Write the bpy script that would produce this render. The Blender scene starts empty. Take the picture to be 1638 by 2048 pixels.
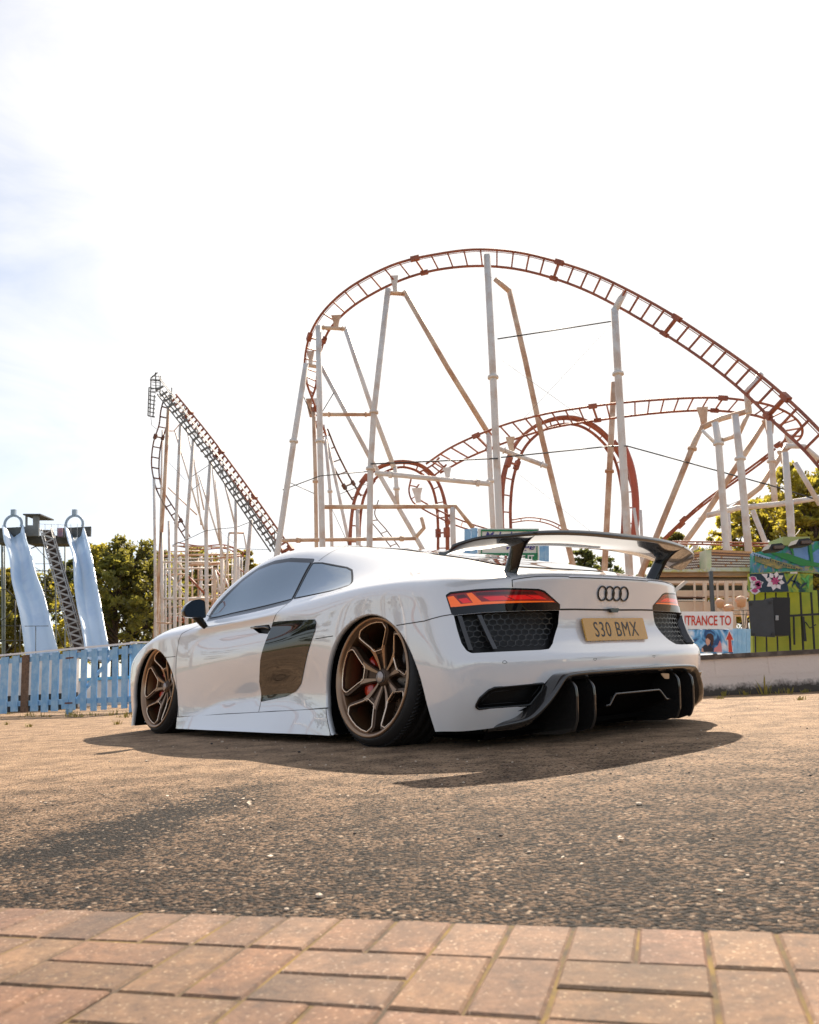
import bpy, bmesh, math, random
from mathutils import Vector, Matrix, Quaternion
from mathutils.bvhtree import BVHTree
from mathutils.geometry import tessellate_polygon
rad = math.radians
scene = bpy.context.scene
col = scene.collection
random.seed(7)

# ------------------------------------------------------------------ camera
CAM_H = 0.357
F_PX = 1650.0            # focal length in photograph pixels (1638 x 2048)
PITCH, ROLL, CARYAW = rad(10.87), rad(-3.09), rad(-40.02)
cam_d = bpy.data.cameras.new('camera')
cam = bpy.data.objects.new('camera', cam_d); col.objects.link(cam)
fwd = Vector((0, math.cos(PITCH), math.sin(PITCH)))
r0 = Vector((1, 0, 0)); u0 = r0.cross(fwd)
right = math.cos(ROLL)*r0 + math.sin(ROLL)*u0
up = -math.sin(ROLL)*r0 + math.cos(ROLL)*u0
rot = Matrix((right, up, -fwd)).transposed()
cam.matrix_world = Matrix.Translation((0, 0, CAM_H)) @ rot.to_4x4()
cam_d.sensor_fit = 'VERTICAL'; cam_d.sensor_height = 36.0; cam_d.sensor_width = 28.8
cam_d.lens = F_PX/2048*36.0
cam_d.clip_start = 0.02; cam_d.clip_end = 3000
cam_d.dof.use_dof = True; cam_d.dof.focus_distance = 4.0; cam_d.dof.aperture_fstop = 8.0
scene.camera = cam

# ------------------------------------------------------------------ light
SUN_EL, SUN_AZ = rad(41.5), rad(13)      # azimuth measured from +Y towards +X
world = bpy.data.worlds.new('World'); scene.world = world; world.use_nodes = True
wn, wl = world.node_tree.nodes, world.node_tree.links
wn.clear()
wo = wn.new('ShaderNodeOutputWorld'); bg = wn.new('ShaderNodeBackground')
sky = wn.new('ShaderNodeTexSky'); sky.sky_type = 'NISHITA'; sky.sun_disc = False
sky.sun_elevation = SUN_EL; sky.sun_rotation = SUN_AZ
sky.air_density = 1.0; sky.dust_density = 0.5; sky.ozone_density = 1.2; sky.altitude = 20
# thin bright cloud veil, thicker towards the sun
tc = wn.new('ShaderNodeTexCoord'); mp = wn.new('ShaderNodeMapping'); mp.inputs['Scale'].default_value = (1.0, 1.0, 2.6)
mp.inputs['Rotation'].default_value = (0.0, 0.5, 0.3)
nz = wn.new('ShaderNodeTexNoise'); nz.inputs['Scale'].default_value = 3.1; nz.inputs['Detail'].default_value = 9; nz.inputs['Roughness'].default_value = 0.58
nz.inputs['Distortion'].default_value = 0.5
dt = wn.new('ShaderNodeVectorMath'); dt.operation = 'DOT_PRODUCT'
dt.inputs[1].default_value = (math.sin(rad(22))*math.cos(rad(30)), math.cos(rad(22))*math.cos(rad(30)), math.sin(rad(30)))
mr = wn.new('ShaderNodeMapRange'); mr.inputs[1].default_value = 0.45; mr.inputs[2].default_value = 0.97; mr.inputs[3].default_value = -0.42; mr.inputs[4].default_value = 0.62
ad = wn.new('ShaderNodeMath'); ad.operation = 'ADD'
cr = wn.new('ShaderNodeMapRange'); cr.inputs[1].default_value = 0.36; cr.inputs[2].default_value = 0.86; cr.inputs[3].default_value = 0.33
mx = wn.new('ShaderNodeMix'); mx.data_type = 'RGBA'
mx.inputs[7].default_value = (8.2, 8.0, 7.8, 1)
wl.new(tc.outputs['Generated'], mp.inputs[0]); wl.new(mp.outputs[0], nz.inputs['Vector'])
wl.new(tc.outputs['Generated'], dt.inputs[0]); wl.new(dt.outputs['Value'], mr.inputs[0])
wl.new(nz.outputs[0], ad.inputs[0]); wl.new(mr.outputs[0], ad.inputs[1]); wl.new(ad.outputs[0], cr.inputs[0])
wl.new(sky.outputs[0], mx.inputs[6]); wl.new(cr.outputs[0], mx.inputs[0])
wl.new(mx.outputs[2], bg.inputs[0]); bg.inputs[1].default_value = 0.074
wl.new(bg.outputs[0], wo.inputs[0])
sd = bpy.data.lights.new('sun', 'SUN'); sd.energy = 5.0; sd.angle = rad(0.55); sd.color = (1.0, 0.86, 0.70)
so = bpy.data.objects.new('sun', sd); col.objects.link(so)
sdir = Vector((math.sin(SUN_AZ)*math.cos(SUN_EL), math.cos(SUN_AZ)*math.cos(SUN_EL), math.sin(SUN_EL)))
so.rotation_euler = sdir.to_track_quat('Z', 'Y').to_euler(); so.location = (0, 0, 40)
vs = scene.view_settings
vs.view_transform = 'Standard'; vs.look = 'None'; vs.gamma = 1; vs.exposure = 1.0
scene.cycles.max_bounces = 8; scene.cycles.transparent_max_bounces = 12

# ------------------------------------------------------------------ helpers
def at(px, py, Y):
    """point at world distance Y seen at photograph pixel px,py"""
    d = fwd + (px-819)/F_PX*right - (py-1024)/F_PX*up
    return Vector((0, 0, CAM_H)) + d*(Y/d.y)
def gnd(px, py, z=0.0):
    d = fwd + (px-819)/F_PX*right - (py-1024)/F_PX*up
    return Vector((0, 0, CAM_H)) + d*((z-CAM_H)/d.z)
def lin(c): return tuple(((v/255.0)/12.92 if v/255.0 <= 0.04045 else ((v/255.0+0.055)/1.055)**2.4) for v in c)+(1,)
MATS = {}
def mat(name, color=(0.5, 0.5, 0.5), rough=0.5, metal=0.0, coat=0.0, spec=0.5, emit=None, estr=0.0, noise=None, bump=None, ior=None, trans=None, coat_ior=1.5):
    """noise = (scale, amount of value variation, second colour or None); bump = (scale, strength, distance)"""
    if name in MATS: return MATS[name]
    m = bpy.data.materials.new(name); m.use_nodes = True; MATS[name] = m
    nt = m.node_tree; n = nt.nodes; l = nt.links; b = n['Principled BSDF']
    c = tuple(color)[:3]+(1,)
    b.inputs['Base Color'].default_value = c; b.inputs['Roughness'].default_value = rough
    b.inputs['Metallic'].default_value = metal; b.inputs['Coat Weight'].default_value = coat; b.inputs['Coat Roughness'].default_value = 0.02
    b.inputs['Specular IOR Level'].default_value = spec
    if ior: b.inputs['IOR'].default_value = ior
    if coat: b.inputs['Coat IOR'].default_value = coat_ior
    if trans: b.inputs['Transmission Weight'].default_value = trans
    if emit: b.inputs['Emission Color'].default_value = tuple(emit)[:3]+(1,); b.inputs['Emission Strength'].default_value = estr
    if noise or bump:
        t = n.new('ShaderNodeTexCoord')
    if noise:
        tn = n.new('ShaderNodeTexNoise'); tn.inputs['Scale'].default_value = noise[0]; tn.inputs['Detail'].default_value = 7; tn.inputs['Roughness'].default_value = 0.62
        l.new(t.outputs['Object'], tn.inputs['Vector'])
        mrg = n.new('ShaderNodeMapRange'); mrg.inputs[1].default_value = 0.36; mrg.inputs[2].default_value = 0.66
        l.new(tn.outputs[0], mrg.inputs[0])
        mi = n.new('ShaderNodeMix'); mi.data_type = 'RGBA'
        c2 = noise[2] if len(noise) > 2 and noise[2] else tuple(v*(1-noise[1]) for v in c[:3])
        mi.inputs[6].default_value = c; mi.inputs[7].default_value = tuple(c2)[:3]+(1,)
        if len(noise) > 2 and noise[2]:
            mrg.inputs[1].default_value = 0.5-noise[1]*0.2+0.06; mrg.inputs[2].default_value = 0.62
            mrg.inputs[4].default_value = noise[1]
        l.new(mrg.outputs[0], mi.inputs[0]); l.new(mi.outputs[2], b.inputs['Base Color'])
    if bump:
        bn = n.new('ShaderNodeTexNoise'); bn.inputs['Scale'].default_value = bump[0]; bn.inputs['Detail'].default_value = 5
        l.new(t.outputs['Object'], bn.inputs['Vector'])
        bp = n.new('ShaderNodeBump'); bp.inputs['Strength'].default_value = bump[1]; bp.inputs['Distance'].default_value = bump[2]
        l.new(bn.outputs[0], bp.inputs['Height']); l.new(bp.outputs[0], b.inputs['Normal'])
    return m
def tag(o, label=None, cat=None, group=None, kind=None):
    if label: o['label'] = label
    if cat: o['category'] = cat
    if group: o['group'] = group
    if kind: o['kind'] = kind
    return o
def thing(name, label, cat, loc=(0, 0, 0), rz=0.0, group=None):
    o = bpy.data.objects.new(name, None); col.objects.link(o)
    o.location = loc; o.rotation_euler = (0, 0, rz); o.empty_display_size = 0.2
    return tag(o, label, cat, group)
def obj(name, bm, m, parent=None, smooth=False, world_space=False):
    """link a bmesh as one mesh object. With world_space the coordinates are world ones and get moved into the parent's frame."""
    if world_space and parent is not None:
        r = parent
        M = Matrix.Identity(4)
        while r is not None:
            M = (Matrix.Translation(r.location) @ r.rotation_euler.to_matrix().to_4x4()) @ M if True else M
            r = r.parent
        bmesh.ops.transform(bm, matrix=M.inverted(), verts=bm.verts)
    me = bpy.data.meshes.new(name); bm.to_mesh(me); bm.free()
    for mm in (m if isinstance(m, (list, tuple)) else [m]): me.materials.append(mm)
    if smooth:
        for p in me.polygons: p.use_smooth = True
    o = bpy.data.objects.new(name, me); col.objects.link(o)
    if parent is not None: o.parent = parent
    return o
def add_box(bm, c, s, rz=0.0, M=None, mi=0):
    r = bmesh.ops.create_cube(bm, size=1.0)
    T = Matrix.Translation(c) @ Matrix.Rotation(rz, 4, 'Z') @ Matrix.Diagonal((s[0], s[1], s[2], 1))
    if M is not None: T = M @ T
    bmesh.ops.transform(bm, matrix=T, verts=r['verts'])
    fs = set(f for v in r['verts'] for f in v.link_faces)
    for f in fs: f.material_index = mi
    return r['verts']
def frame_for(d):
    d = d.normalized(); a = Vector((0, 0, 1)) if abs(d.z) < 0.95 else Vector((1, 0, 0))
    x = a.cross(d).normalized(); return x, d.cross(x)
def add_tube(bm, pts, r, n=8, cap=True, mi=0, closed=False, squash=None):
    """round tube through pts; r is a number or a list"""
    pts = [Vector(p) for p in pts]; N = len(pts); rings = []
    px_ = None
    for i, p in enumerate(pts):
        a = pts[i-1] if (i > 0 or closed) else p; b = pts[(i+1) % N] if (i < N-1 or closed) else p
        d = (b-a)
        if d.length < 1e-9: d = Vector((0, 0, 1))
        d.normalize()
        if px_ is None: x, y = frame_for(d)
        else:
            x = (px_ - d*px_.dot(d))
            if x.length < 1e-6: x, y = frame_for(d)
            x.normalize(); y = d.cross(x)
        px_ = x
        rr = r[i] if isinstance(r, (list, tuple)) else r
        ring = []
        for k in range(n):
            t = 2*math.pi*(k+0.5)/n
            ring.append(bm.verts.new(p + (x*math.cos(t) + y*math.sin(t)*(squash or 1))*rr))
        rings.append(ring)
    R_ = len(rings)
    for i in range(R_ if closed else R_-1):
        A, B = rings[i], rings[(i+1) % R_]
        for k in range(n):
            f = bm.faces.new((A[k], A[(k+1) % n], B[(k+1) % n], B[k])); f.smooth = n > 4; f.material_index = mi
    if cap and not closed:
        f = bm.faces.new(list(reversed(rings[0]))); f.material_index = mi
        f = bm.faces.new(rings[-1]); f.material_index = mi
def add_bar(bm, a, b, w, h, upv=Vector((0, 0, 1)), mi=0):
    a = Vector(a); b = Vector(b); d = (b-a)
    if d.length < 1e-6: return
    dn = d.normalized(); s = dn.cross(upv)
    if s.length < 1e-3: s = dn.cross(Vector((0, 1, 0)))
    s.normalize(); u = s.cross(dn)
    vs_ = []
    for p in (a, b):
        for (i, j) in ((-1, -1), (1, -1), (1, 1), (-1, 1)):
            vs_.append(bm.verts.new(p + s*i*w/2 + u*j*h/2))
    for q in ((3, 2, 1, 0), (4, 5, 6, 7), (0, 1, 5, 4), (1, 2, 6, 5), (2, 3, 7, 6), (3, 0, 4, 7)):
        f = bm.faces.new([vs_[k] for k in q]); f.material_index = mi
def add_prism(bm, poly, o, ax, ay, depth, mi=0, mi_side=None):
    """polygon (a,b) in plane o + a*ax + b*ay, extruded along ax x ay by depth"""
    o = Vector(o); ax = Vector(ax); ay = Vector(ay); n = ax.cross(ay).normalized()
    A = [bm.verts.new(o + ax*p[0] + ay*p[1] + n*depth) for p in poly]
    B = [bm.verts.new(o + ax*p[0] + ay*p[1]) for p in poly]
    ar = sum(poly[i][0]*poly[(i+1) % len(poly)][1]-poly[(i+1) % len(poly)][0]*poly[i][1] for i in range(len(poly)))
    if ar < 0: A, B = B, A   # keep normals outwards
    if ar < 0:
        f = bm.faces.new(A if False else list(A)); 
    else: f = bm.faces.new(A)
    f.material_index = mi
    f2 = bm.faces.new(list(reversed(B))); f2.material_index = mi
    for i in range(len(poly)):
        j = (i+1) % len(poly)
        f = bm.faces.new((B[i], B[j], A[j], A[i])); f.material_index = mi if mi_side is None else mi_side
def add_lathe(bm, prof, n=48, M=None, mi=0):
    """profile of (r, h) turned round the Y axis (h along Y)"""
    rings = []
    for (r, h) in prof:
        rings.append([bm.verts.new(Vector((r*math.cos(2*math.pi*k/n), h, r*math.sin(2*math.pi*k/n)))) for k in range(n)])
    fs = []
    for i in range(len(rings)-1):
        for k in range(n):
            f = bm.faces.new((rings[i][k], rings[i+1][k], rings[i+1][(k+1) % n], rings[i][(k+1) % n])); f.smooth = True; f.material_index = mi
    if M is not None:
        bmesh.ops.transform(bm, matrix=M, verts=[v for r_ in rings for v in r_])
def catmull(pts, sub=8, closed=False):
    pts = [Vector(p) for p in pts]; out = []; N = len(pts)
    for i in range(N if closed else N-1):
        p1, p2 = pts[i], pts[(i+1) % N]
        p0 = pts[i-1] if (i > 0 or closed) else p1*2-p2
        p3 = pts[(i+2) % N] if (i+2 < N or closed) else p2*2-p1
        for s in range(sub):
            t = s/sub
            out.append(0.5*((2*p1)+(p2-p0)*t+(2*p0-5*p1+4*p2-p3)*t*t+(3*p1-p0-3*p2+p3)*t*t*t))
    if not closed: out.append(pts[-1])
    return out
def fillet(poly, r, n=4):
    """round every corner of a 2-D polygon; r number or list"""
    out = []; N = len(poly)
    for i in range(N):
        p = Vector(poly[i][:2]); a = Vector(poly[i-1][:2]); b = Vector(poly[(i+1) % N][:2])
        rr = r[i] if isinstance(r, (list, tuple)) else r
        if rr <= 0: out.append(tuple(p)); continue
        da, db = (a-p), (b-p); la, lb = da.length, db.length
        ang = da.angle(db) if la > 1e-9 and lb > 1e-9 else math.pi
        t = min(rr/max(math.tan(ang/2), 1e-3), la*0.49, lb*0.49)
        A = p+da.normalized()*t; B = p+db.normalized()*t
        for k in range(n+1):
            s = k/n; q = A*(1-s)**2 + p*2*s*(1-s) + B*s*s
            out.append(tuple(q))
    return out
def inset2(poly, d):
    N = len(poly); out = []
    ar = sum(poly[i][0]*poly[(i+1) % N][1]-poly[(i+1) % N][0]*poly[i][1] for i in range(N))
    sg = 1 if ar > 0 else -1
    for i in range(N):
        a, p, b = Vector(poly[i-1][:2]), Vector(poly[i][:2]), Vector(poly[(i+1) % N][:2])
        e1 = (p-a).normalized(); e2 = (b-p).normalized()
        n1 = Vector((-e1.y, e1.x))*sg; n2 = Vector((-e2.y, e2.x))*sg
        m = (n1+n2)
        m = m.normalized() if m.length > 1e-6 else n1
        out.append(tuple(p + m*d/max(m.dot(n1), 0.35)))
    return out
def inside(p, poly):
    x, y = p; c = False; j = len(poly)-1
    for i in range(len(poly)):
        xi, yi = poly[i][0], poly[i][1]; xj, yj = poly[j][0], poly[j][1]
        if (yi > y) != (yj > y) and x < (xj-xi)*(y-yi)/(yj-yi)+xi: c = not c
        j = i
    return c
def text_bm(txt, size, depth=0.0, sx=1.0, align='LEFT', bold=0.0, shear=0.0, spacing=1.0):
    cu = bpy.data.curves.new('t', 'FONT'); cu.body = txt; cu.size = size; cu.align_x = align; cu.extrude = depth; cu.offset = bold; cu.shear = shear
    cu.space_character = spacing; cu.resolution_u = 3
    o = bpy.data.objects.new('t', cu); col.objects.link(o)
    dg = bpy.context.evaluated_depsgraph_get(); me = bpy.data.meshes.new_from_object(o.evaluated_get(dg))
    bm = bmesh.new(); bm.from_mesh(me); bpy.data.meshes.remove(me); bpy.data.objects.remove(o); bpy.data.curves.remove(cu)
    if sx != 1.0: bmesh.ops.scale(bm, vec=(sx, 1, 1), verts=bm.verts)
    return bm
# ------------------------------------------------------------------ the car
# car frame: x forwards, y to its left, z up, origin under the rear axle
car_origin = Matrix.Rotation(math.pi/2-CARYAW, 4, 'Z') @ Matrix.Translation((3.368, -3.464, 0))
car = thing('sports_car', 'white two-door sports coupe with tall black rear wing and bronze wheels, lowered onto the tarmac', 'car',
            car_origin.to_translation(), math.pi/2-CARYAW)
TOPJ = [  # x, centre z, then (y, z) of bonnet/roof inner, roof rail, belt, shoulder
 (3.45, .46, (.25,.46),(.50,.46),(.70,.48),(.82,.47)),
 (3.25, .57, (.26,.575),(.52,.59),(.73,.64),(.86,.585)),
 (2.95, .64, (.27,.64),(.54,.66),(.755,.728),(.905,.665)),
 (2.65, .70, (.28,.70),(.57,.72),(.77,.778),(.925,.712)),
 (2.35, .80, (.29,.795),(.62,.78),(.78,.788),(.915,.725)),
 (2.08, .94,(.34,.93),(.75,.905),(.805,.800),(.908,.722)),
 (1.80, 1.09, (.35,1.085),(.69,1.07),(.81,.805),(.910,.722)),
 (1.50, 1.165,(.35,1.16),(.658,1.147),(.815,.815),(.910,.724)),
 (1.20, 1.18,(.35,1.17),(.63,1.153),(.82,.818),(.911,.728)),
 (.90, 1.165,(.34,1.157),(.605,1.112),(.825,.825),(.912,.738)),
 (.60, 1.11,(.33,1.105),(.595,1.066),(.83,.835),(.915,.76)),
 (.30, 1.045,(.32,1.042),(.585,1.02),(.83,.845),(.935,.775)),
 (.05, .985,(.31,.982),(.575,.965),(.81,.85),(.948,.785)),
 (-.20, .93,(.30,.928),(.56,.912),(.79,.84),(.95,.78)),
 (-.45, .858,(.29,.857),(.55,.852),(.78,.815),(.93,.76)),
]
SIDE = [ # (y,z) rows going down from the shoulder
 ((.845,.40),(.85,.32),(.85,.24),(.84,.14),(.82,.07)),
 ((.90,.53),(.915,.44),(.915,.30),(.90,.15),(.89,.06)),
 ((.935,.61),(.945,.50),(.945,.32),(.935,.15),(.925,.05)),
 ((.948,.65),(.955,.50),(.955,.32),(.95,.15),(.945,.05)),
 ((.94,.655),(.945,.50),(.94,.30),(.94,.14),(.945,.045)),
 ((.914,.650),(.932,.50),(.912,.20),(.925,.13),(.955,.045)),
 ((.900,.655),(.927,.50),(.890,.222),(.922,.128),(.966,.045)),
 ((.898,.657),(.926,.50),(.878,.245),(.92,.130),(.968,.045)),
 ((.900,.660),(.926,.50),(.876,.265),(.92,.135),(.968,.045)),
 ((.912,.660),(.930,.50),(.882,.285),(.922,.140),(.968,.045)),
 ((.933,.66),(.938,.50),(.905,.28),(.93,.125),(.95,.045)),
 ((.952,.668),(.960,.50),(.945,.30),(.952,.14),(.962,.045)),
 ((.965,.672),(.972,.50),(.970,.31),(.968,.15),(.968,.05)),
 ((.966,.672),(.974,.50),(.972,.32),(.968,.16),(.962,.06)),
 ((.952,.655),(.962,.50),(.962,.34),(.950,.19),(.93,.08)),
]
EDGE = [(-.80,0,.776),(-.797,.27,.774),(-.77,.52,.766),(-.69,.745,.747),(-.53,.885,.725)]  # deck edge, centre to corner
REAR = [ # rows for rear columns centre to corner: (x,y,z)
 [(-.788,0,.655),(-.785,.27,.655),(-.765,.52,.65),(-.70,.755,.64),(-.57,.91,.635)],
 [(-.775,0,.50),(-.772,.28,.50),(-.76,.54,.50),(-.71,.775,.50),(-.595,.925,.50)],
 [(-.845,0,.385),(-.84,.29,.385),(-.82,.56,.385),(-.765,.79,.385),(-.645,.94,.385)],
 [(-.825,0,.23),(-.82,.29,.23),(-.80,.56,.23),(-.75,.78,.23),(-.63,.925,.21)],
 [(-.74,0,.10),(-.74,.28,.10),(-.73,.54,.10),(-.69,.75,.09),(-.58,.89,.08)],
]
NOSE = [
 [(3.50,0,.42),(3.49,.25,.42),(3.44,.50,.42),(3.33,.70,.42),(3.14,.84,.40)],
 [(3.53,0,.33),(3.52,.25,.33),(3.47,.50,.33),(3.36,.71,.33),(3.16,.85,.32)],
 [(3.53,0,.22),(3.52,.25,.22),(3.47,.50,.22),(3.36,.71,.22),(3.16,.85,.22)],
 [(3.52,0,.13),(3.51,.25,.13),(3.46,.50,.13),(3.35,.71,.13),(3.15,.84,.13)],
 [(3.50,0,.07),(3.49,.25,.07),(3.44,.50,.07),(3.33,.70,.07),(3.13,.82,.07)],
]
def body_cage():
    V = []; F = []; idx = {}
    def v(key, p):
        idx[key] = len(V); V.append(Vector(p)); return idx[key]
    nI = len(TOPJ)+1
    for i, st in enumerate(TOPJ):
        x = st[0]
        bs = (0, .01, .05, .14, .30) if i == 0 else ((0, .0, .02, .05, .10) if i == 1 else (0,)*5)
        js = [(0, st[1])]+list(st[2:])
        for j, (y, z) in enumerate(js): v(('t', i, j), (x-bs[j], y, z))
    for j in range(5): v(('t', nI-1, j), EDGE[j])
    # perimeter columns: rear centre -> corner -> side forwards -> nose corner -> nose centre
    cols = [('r', j) for j in range(4)] + [('rc',)] + [('s', i) for i in range(nI-2, 0, -1)] + [('nc',)] + [('n', j) for j in range(3, -1, -1)]
    def topkey(c):
        if c[0] == 'r': return ('t', nI-1, c[1])
        if c[0] == 'rc': return ('t', nI-1, 4)
        if c[0] == 's': return ('t', c[1], 4)
        if c[0] == 'nc': return ('t', 0, 4)
        return ('t', 0, c[1])
    for ci, c in enumerate(cols):
        idx[('p', 0, ci)] = idx[topkey(c)]
        for k in range(5):
            if c[0] == 'r': p = REAR[k][c[1]]
            elif c[0] == 'rc': p = REAR[k][4]
            elif c[0] == 's': p = (TOPJ[c[1]][0],)+SIDE[c[1]][k]
            elif c[0] == 'nc': p = NOSE[k][4]
            else: p = NOSE[k][c[1]]
            v(('p', k+1, ci), p)
    for i in range(nI-1):
        for j in range(4):
            F.append([idx[('t', i, j)], idx[('t', i+1, j)], idx[('t', i+1, j+1)], idx[('t', i, j+1)]])
    for k in range(5):
        for ci in range(len(cols)-1):
            F.append([idx[('p', k, ci)], idx[('p', k+1, ci)], idx[('p', k+1, ci+1)], idx[('p', k, ci+1)]])
    # mirror
    N = len(V); mir = {}
    for a in range(N):
        if abs(V[a].y) < 1e-6: mir[a] = a
        else: mir[a] = len(V); V.append(Vector((V[a].x, -V[a].y, V[a].z)))
    F2 = [[mir[a] for a in reversed(f)] for f in F]
    return V, F+F2, idx
def smooth_body():
    V, F, idx = body_cage()
    me = bpy.data.meshes.new('cage'); me.from_pydata([tuple(p) for p in V], [], F); me.update()
    o = bpy.data.objects.new('cage', me); col.objects.link(o)
    ca = me.attributes.new('crease_edge', 'FLOAT', 'EDGE')
    edgeset = {}
    def ck(a, b, w): edgeset[(min(a, b), max(a, b))] = w
    nI = len(TOPJ)+1
    inv = {}
    for e in me.edges:
        pa, pb = V[e.vertices[0]], V[e.vertices[1]]
        def is_edge(p): return any((abs(p.x-q[0]) < 1e-6 and abs(abs(p.y)-q[1]) < 1e-6 and abs(p.z-q[2]) < 1e-6) for q in EDGE)
        w = 0.0
        if is_edge(pa) and is_edge(pb): w = 0.75
        def row3(p): return any(abs(p.x-q[0]) < 1e-6 and abs(abs(p.y)-q[1]) < 1e-6 and abs(p.z-q[2]) < 1e-6 for q in REAR[2])
        if row3(pa) and row3(pb): w = 0.45
        def belt(p):
            return any(abs(p.x-s[0]) < 1e-6 and abs(abs(p.y)-s[4][0]) < 1e-6 and abs(p.z-s[4][1]) < 1e-6 for s in TOPJ[5:12])
        if belt(pa) and belt(pb): w = 0.35
        def shoulder(p): return any(abs(p.x-s[0]) < 1e-6 and abs(abs(p.y)-s[5][0]) < 1e-6 and abs(p.z-s[5][1]) < 1e-6 for s in TOPJ[5:10])
        if shoulder(pa) and shoulder(pb): w = 0.55
        def low(p): return any(abs(abs(p.y)-s[2][0]) < 1e-6 and abs(p.z-s[2][1]) < 1e-6 and abs(p.x-t[0]) < 1e-6 for s, t in zip(SIDE[5:9], TOPJ[5:9]))
        if low(pa) and low(pb): w = 0.6
        ca.data[e.index].value = w
    md = o.modifiers.new('s', 'SUBSURF'); md.levels = 1; md.subdivision_type = 'CATMULL_CLARK'; md.boundary_smooth = 'PRESERVE_CORNERS'
    target = [p.copy() for p in V]
    for it in range(3):
        md.levels = 3
        dg = bpy.context.evaluated_depsgraph_get(); ev = o.evaluated_get(dg).data
        for a in range(len(V)):
            d = target[a]-ev.vertices[a].co
            me.vertices[a].co = me.vertices[a].co + d*0.85
        me.update(); o.update_tag()
        bpy.context.view_layer.update()
    md.levels = 4 if False else 3
    dg = bpy.context.evaluated_depsgraph_get(); ev = o.evaluated_get(dg)
    me2 = bpy.data.meshes.new_from_object(ev)
    bpy.data.objects.remove(o); bpy.data.meshes.remove(me)
    return me2
skin = smooth_body()
bmS = bmesh.new(); bmS.from_mesh(skin)
bmesh.ops.recalc_face_normals(bmS, faces=bmS.faces)
if sum(f.normal.z for f in bmS.faces if f.calc_center_median().z > 1.0) < 0: bmesh.ops.reverse_faces(bmS, faces=bmS.faces)
bmS.normal_update()
SKV = [v.co.copy() for v in bmS.verts]; SKN = [v.normal.copy() for v in bmS.verts]
tri_idx = []
for f in bmS.faces:
    vs4 = [v.index for v in f.verts]
    tri_idx.append((vs4[0], vs4[1], vs4[2])); tri_idx.append((vs4[0], vs4[2], vs4[3]))
SKB = BVHTree.FromPolygons(SKV, tri_idx)
def skin_near(p):
    loc, n, fi, d = SKB.find_nearest(Vector(p))
    a, b, c = tri_idx[fi]
    A, B, C = SKV[a], SKV[b], SKV[c]
    v0, v1, v2 = B-A, C-A, loc-A
    d00, d01, d11, d20, d21 = v0.dot(v0), v0.dot(v1), v1.dot(v1), v2.dot(v0), v2.dot(v1)
    den = d00*d11-d01*d01
    if abs(den) < 1e-14: return loc, n
    v = (d11*d20-d01*d21)/den; w = (d00*d21-d01*d20)/den
    nn = (SKN[a]*(1-v-w)+SKN[b]*v+SKN[c]*w).normalized()
    return loc, nn
# --- materials of the car
M_PAINT = mat('white_paint', (0.80, 0.80, 0.81), 0.30, coat=1.0, spec=0.6, coat_ior=2.0)
M_BLACK = mat('gloss_black', (0.005, 0.005, 0.006), 0.07, coat=1.0, spec=0.05)
M_SEAM = mat('panel_gap', (0.012, 0.012, 0.013), 0.6)
M_SATIN = mat('satin_black', (0.007, 0.007, 0.007), 0.42, spec=0.3)
M_WELL = mat('wheel_well_black', (0.003, 0.003, 0.003), 0.9, spec=0.1)
M_GLASS = mat('tinted_glass', (0.11, 0.18, 0.25), 0.03, metal=0.45, spec=0.5, coat=1.0, coat_ior=1.7)
M_BRONZE = mat('bronze_metal', (0.33, 0.215, 0.14), 0.30, metal=0.85)
M_BRONZEL = mat('machined_bronze', (0.85, 0.66, 0.50), 0.25, metal=0.9)
M_BRONZED = mat('dark_bronze', (0.085, 0.050, 0.030), 0.42, metal=0.6)
M_RUBBER = mat('tyre_rubber', (0.014, 0.013, 0.013), 0.62, bump=(60, 0.25, 0.004))
M_DISC = mat('brake_disc_steel', (0.16, 0.13, 0.11), 0.42, metal=0.9)
M_CALIPER = mat('red_caliper', (0.62, 0.035, 0.012), 0.22, coat=1.0)
M_CHROME = mat('chrome', (0.75, 0.75, 0.76), 0.12, metal=1.0)
M_MIRROR = mat('mirror_glass', (0.10, 0.11, 0.12), 0.03, metal=1.0)
def carbon():
    m = mat('carbon_fibre', (0.012, 0.011, 0.011), 0.16, coat=1.0)
    n = m.node_tree.nodes; l = m.node_tree.links
    t = n.new('ShaderNodeTexCoord'); w = n.new('ShaderNodeTexChecker'); w.inputs['Scale'].default_value = 330
    w.inputs['Color1'].default_value = (0.010, 0.010, 0.010, 1); w.inputs['Color2'].default_value = (0.034, 0.031, 0.029, 1)
    l.new(t.outputs['Object'], w.inputs['Vector']); l.new(w.outputs['Color'], n['Principled BSDF'].inputs['Base Color'])
    return m
M_CARBON = carbon()

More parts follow.
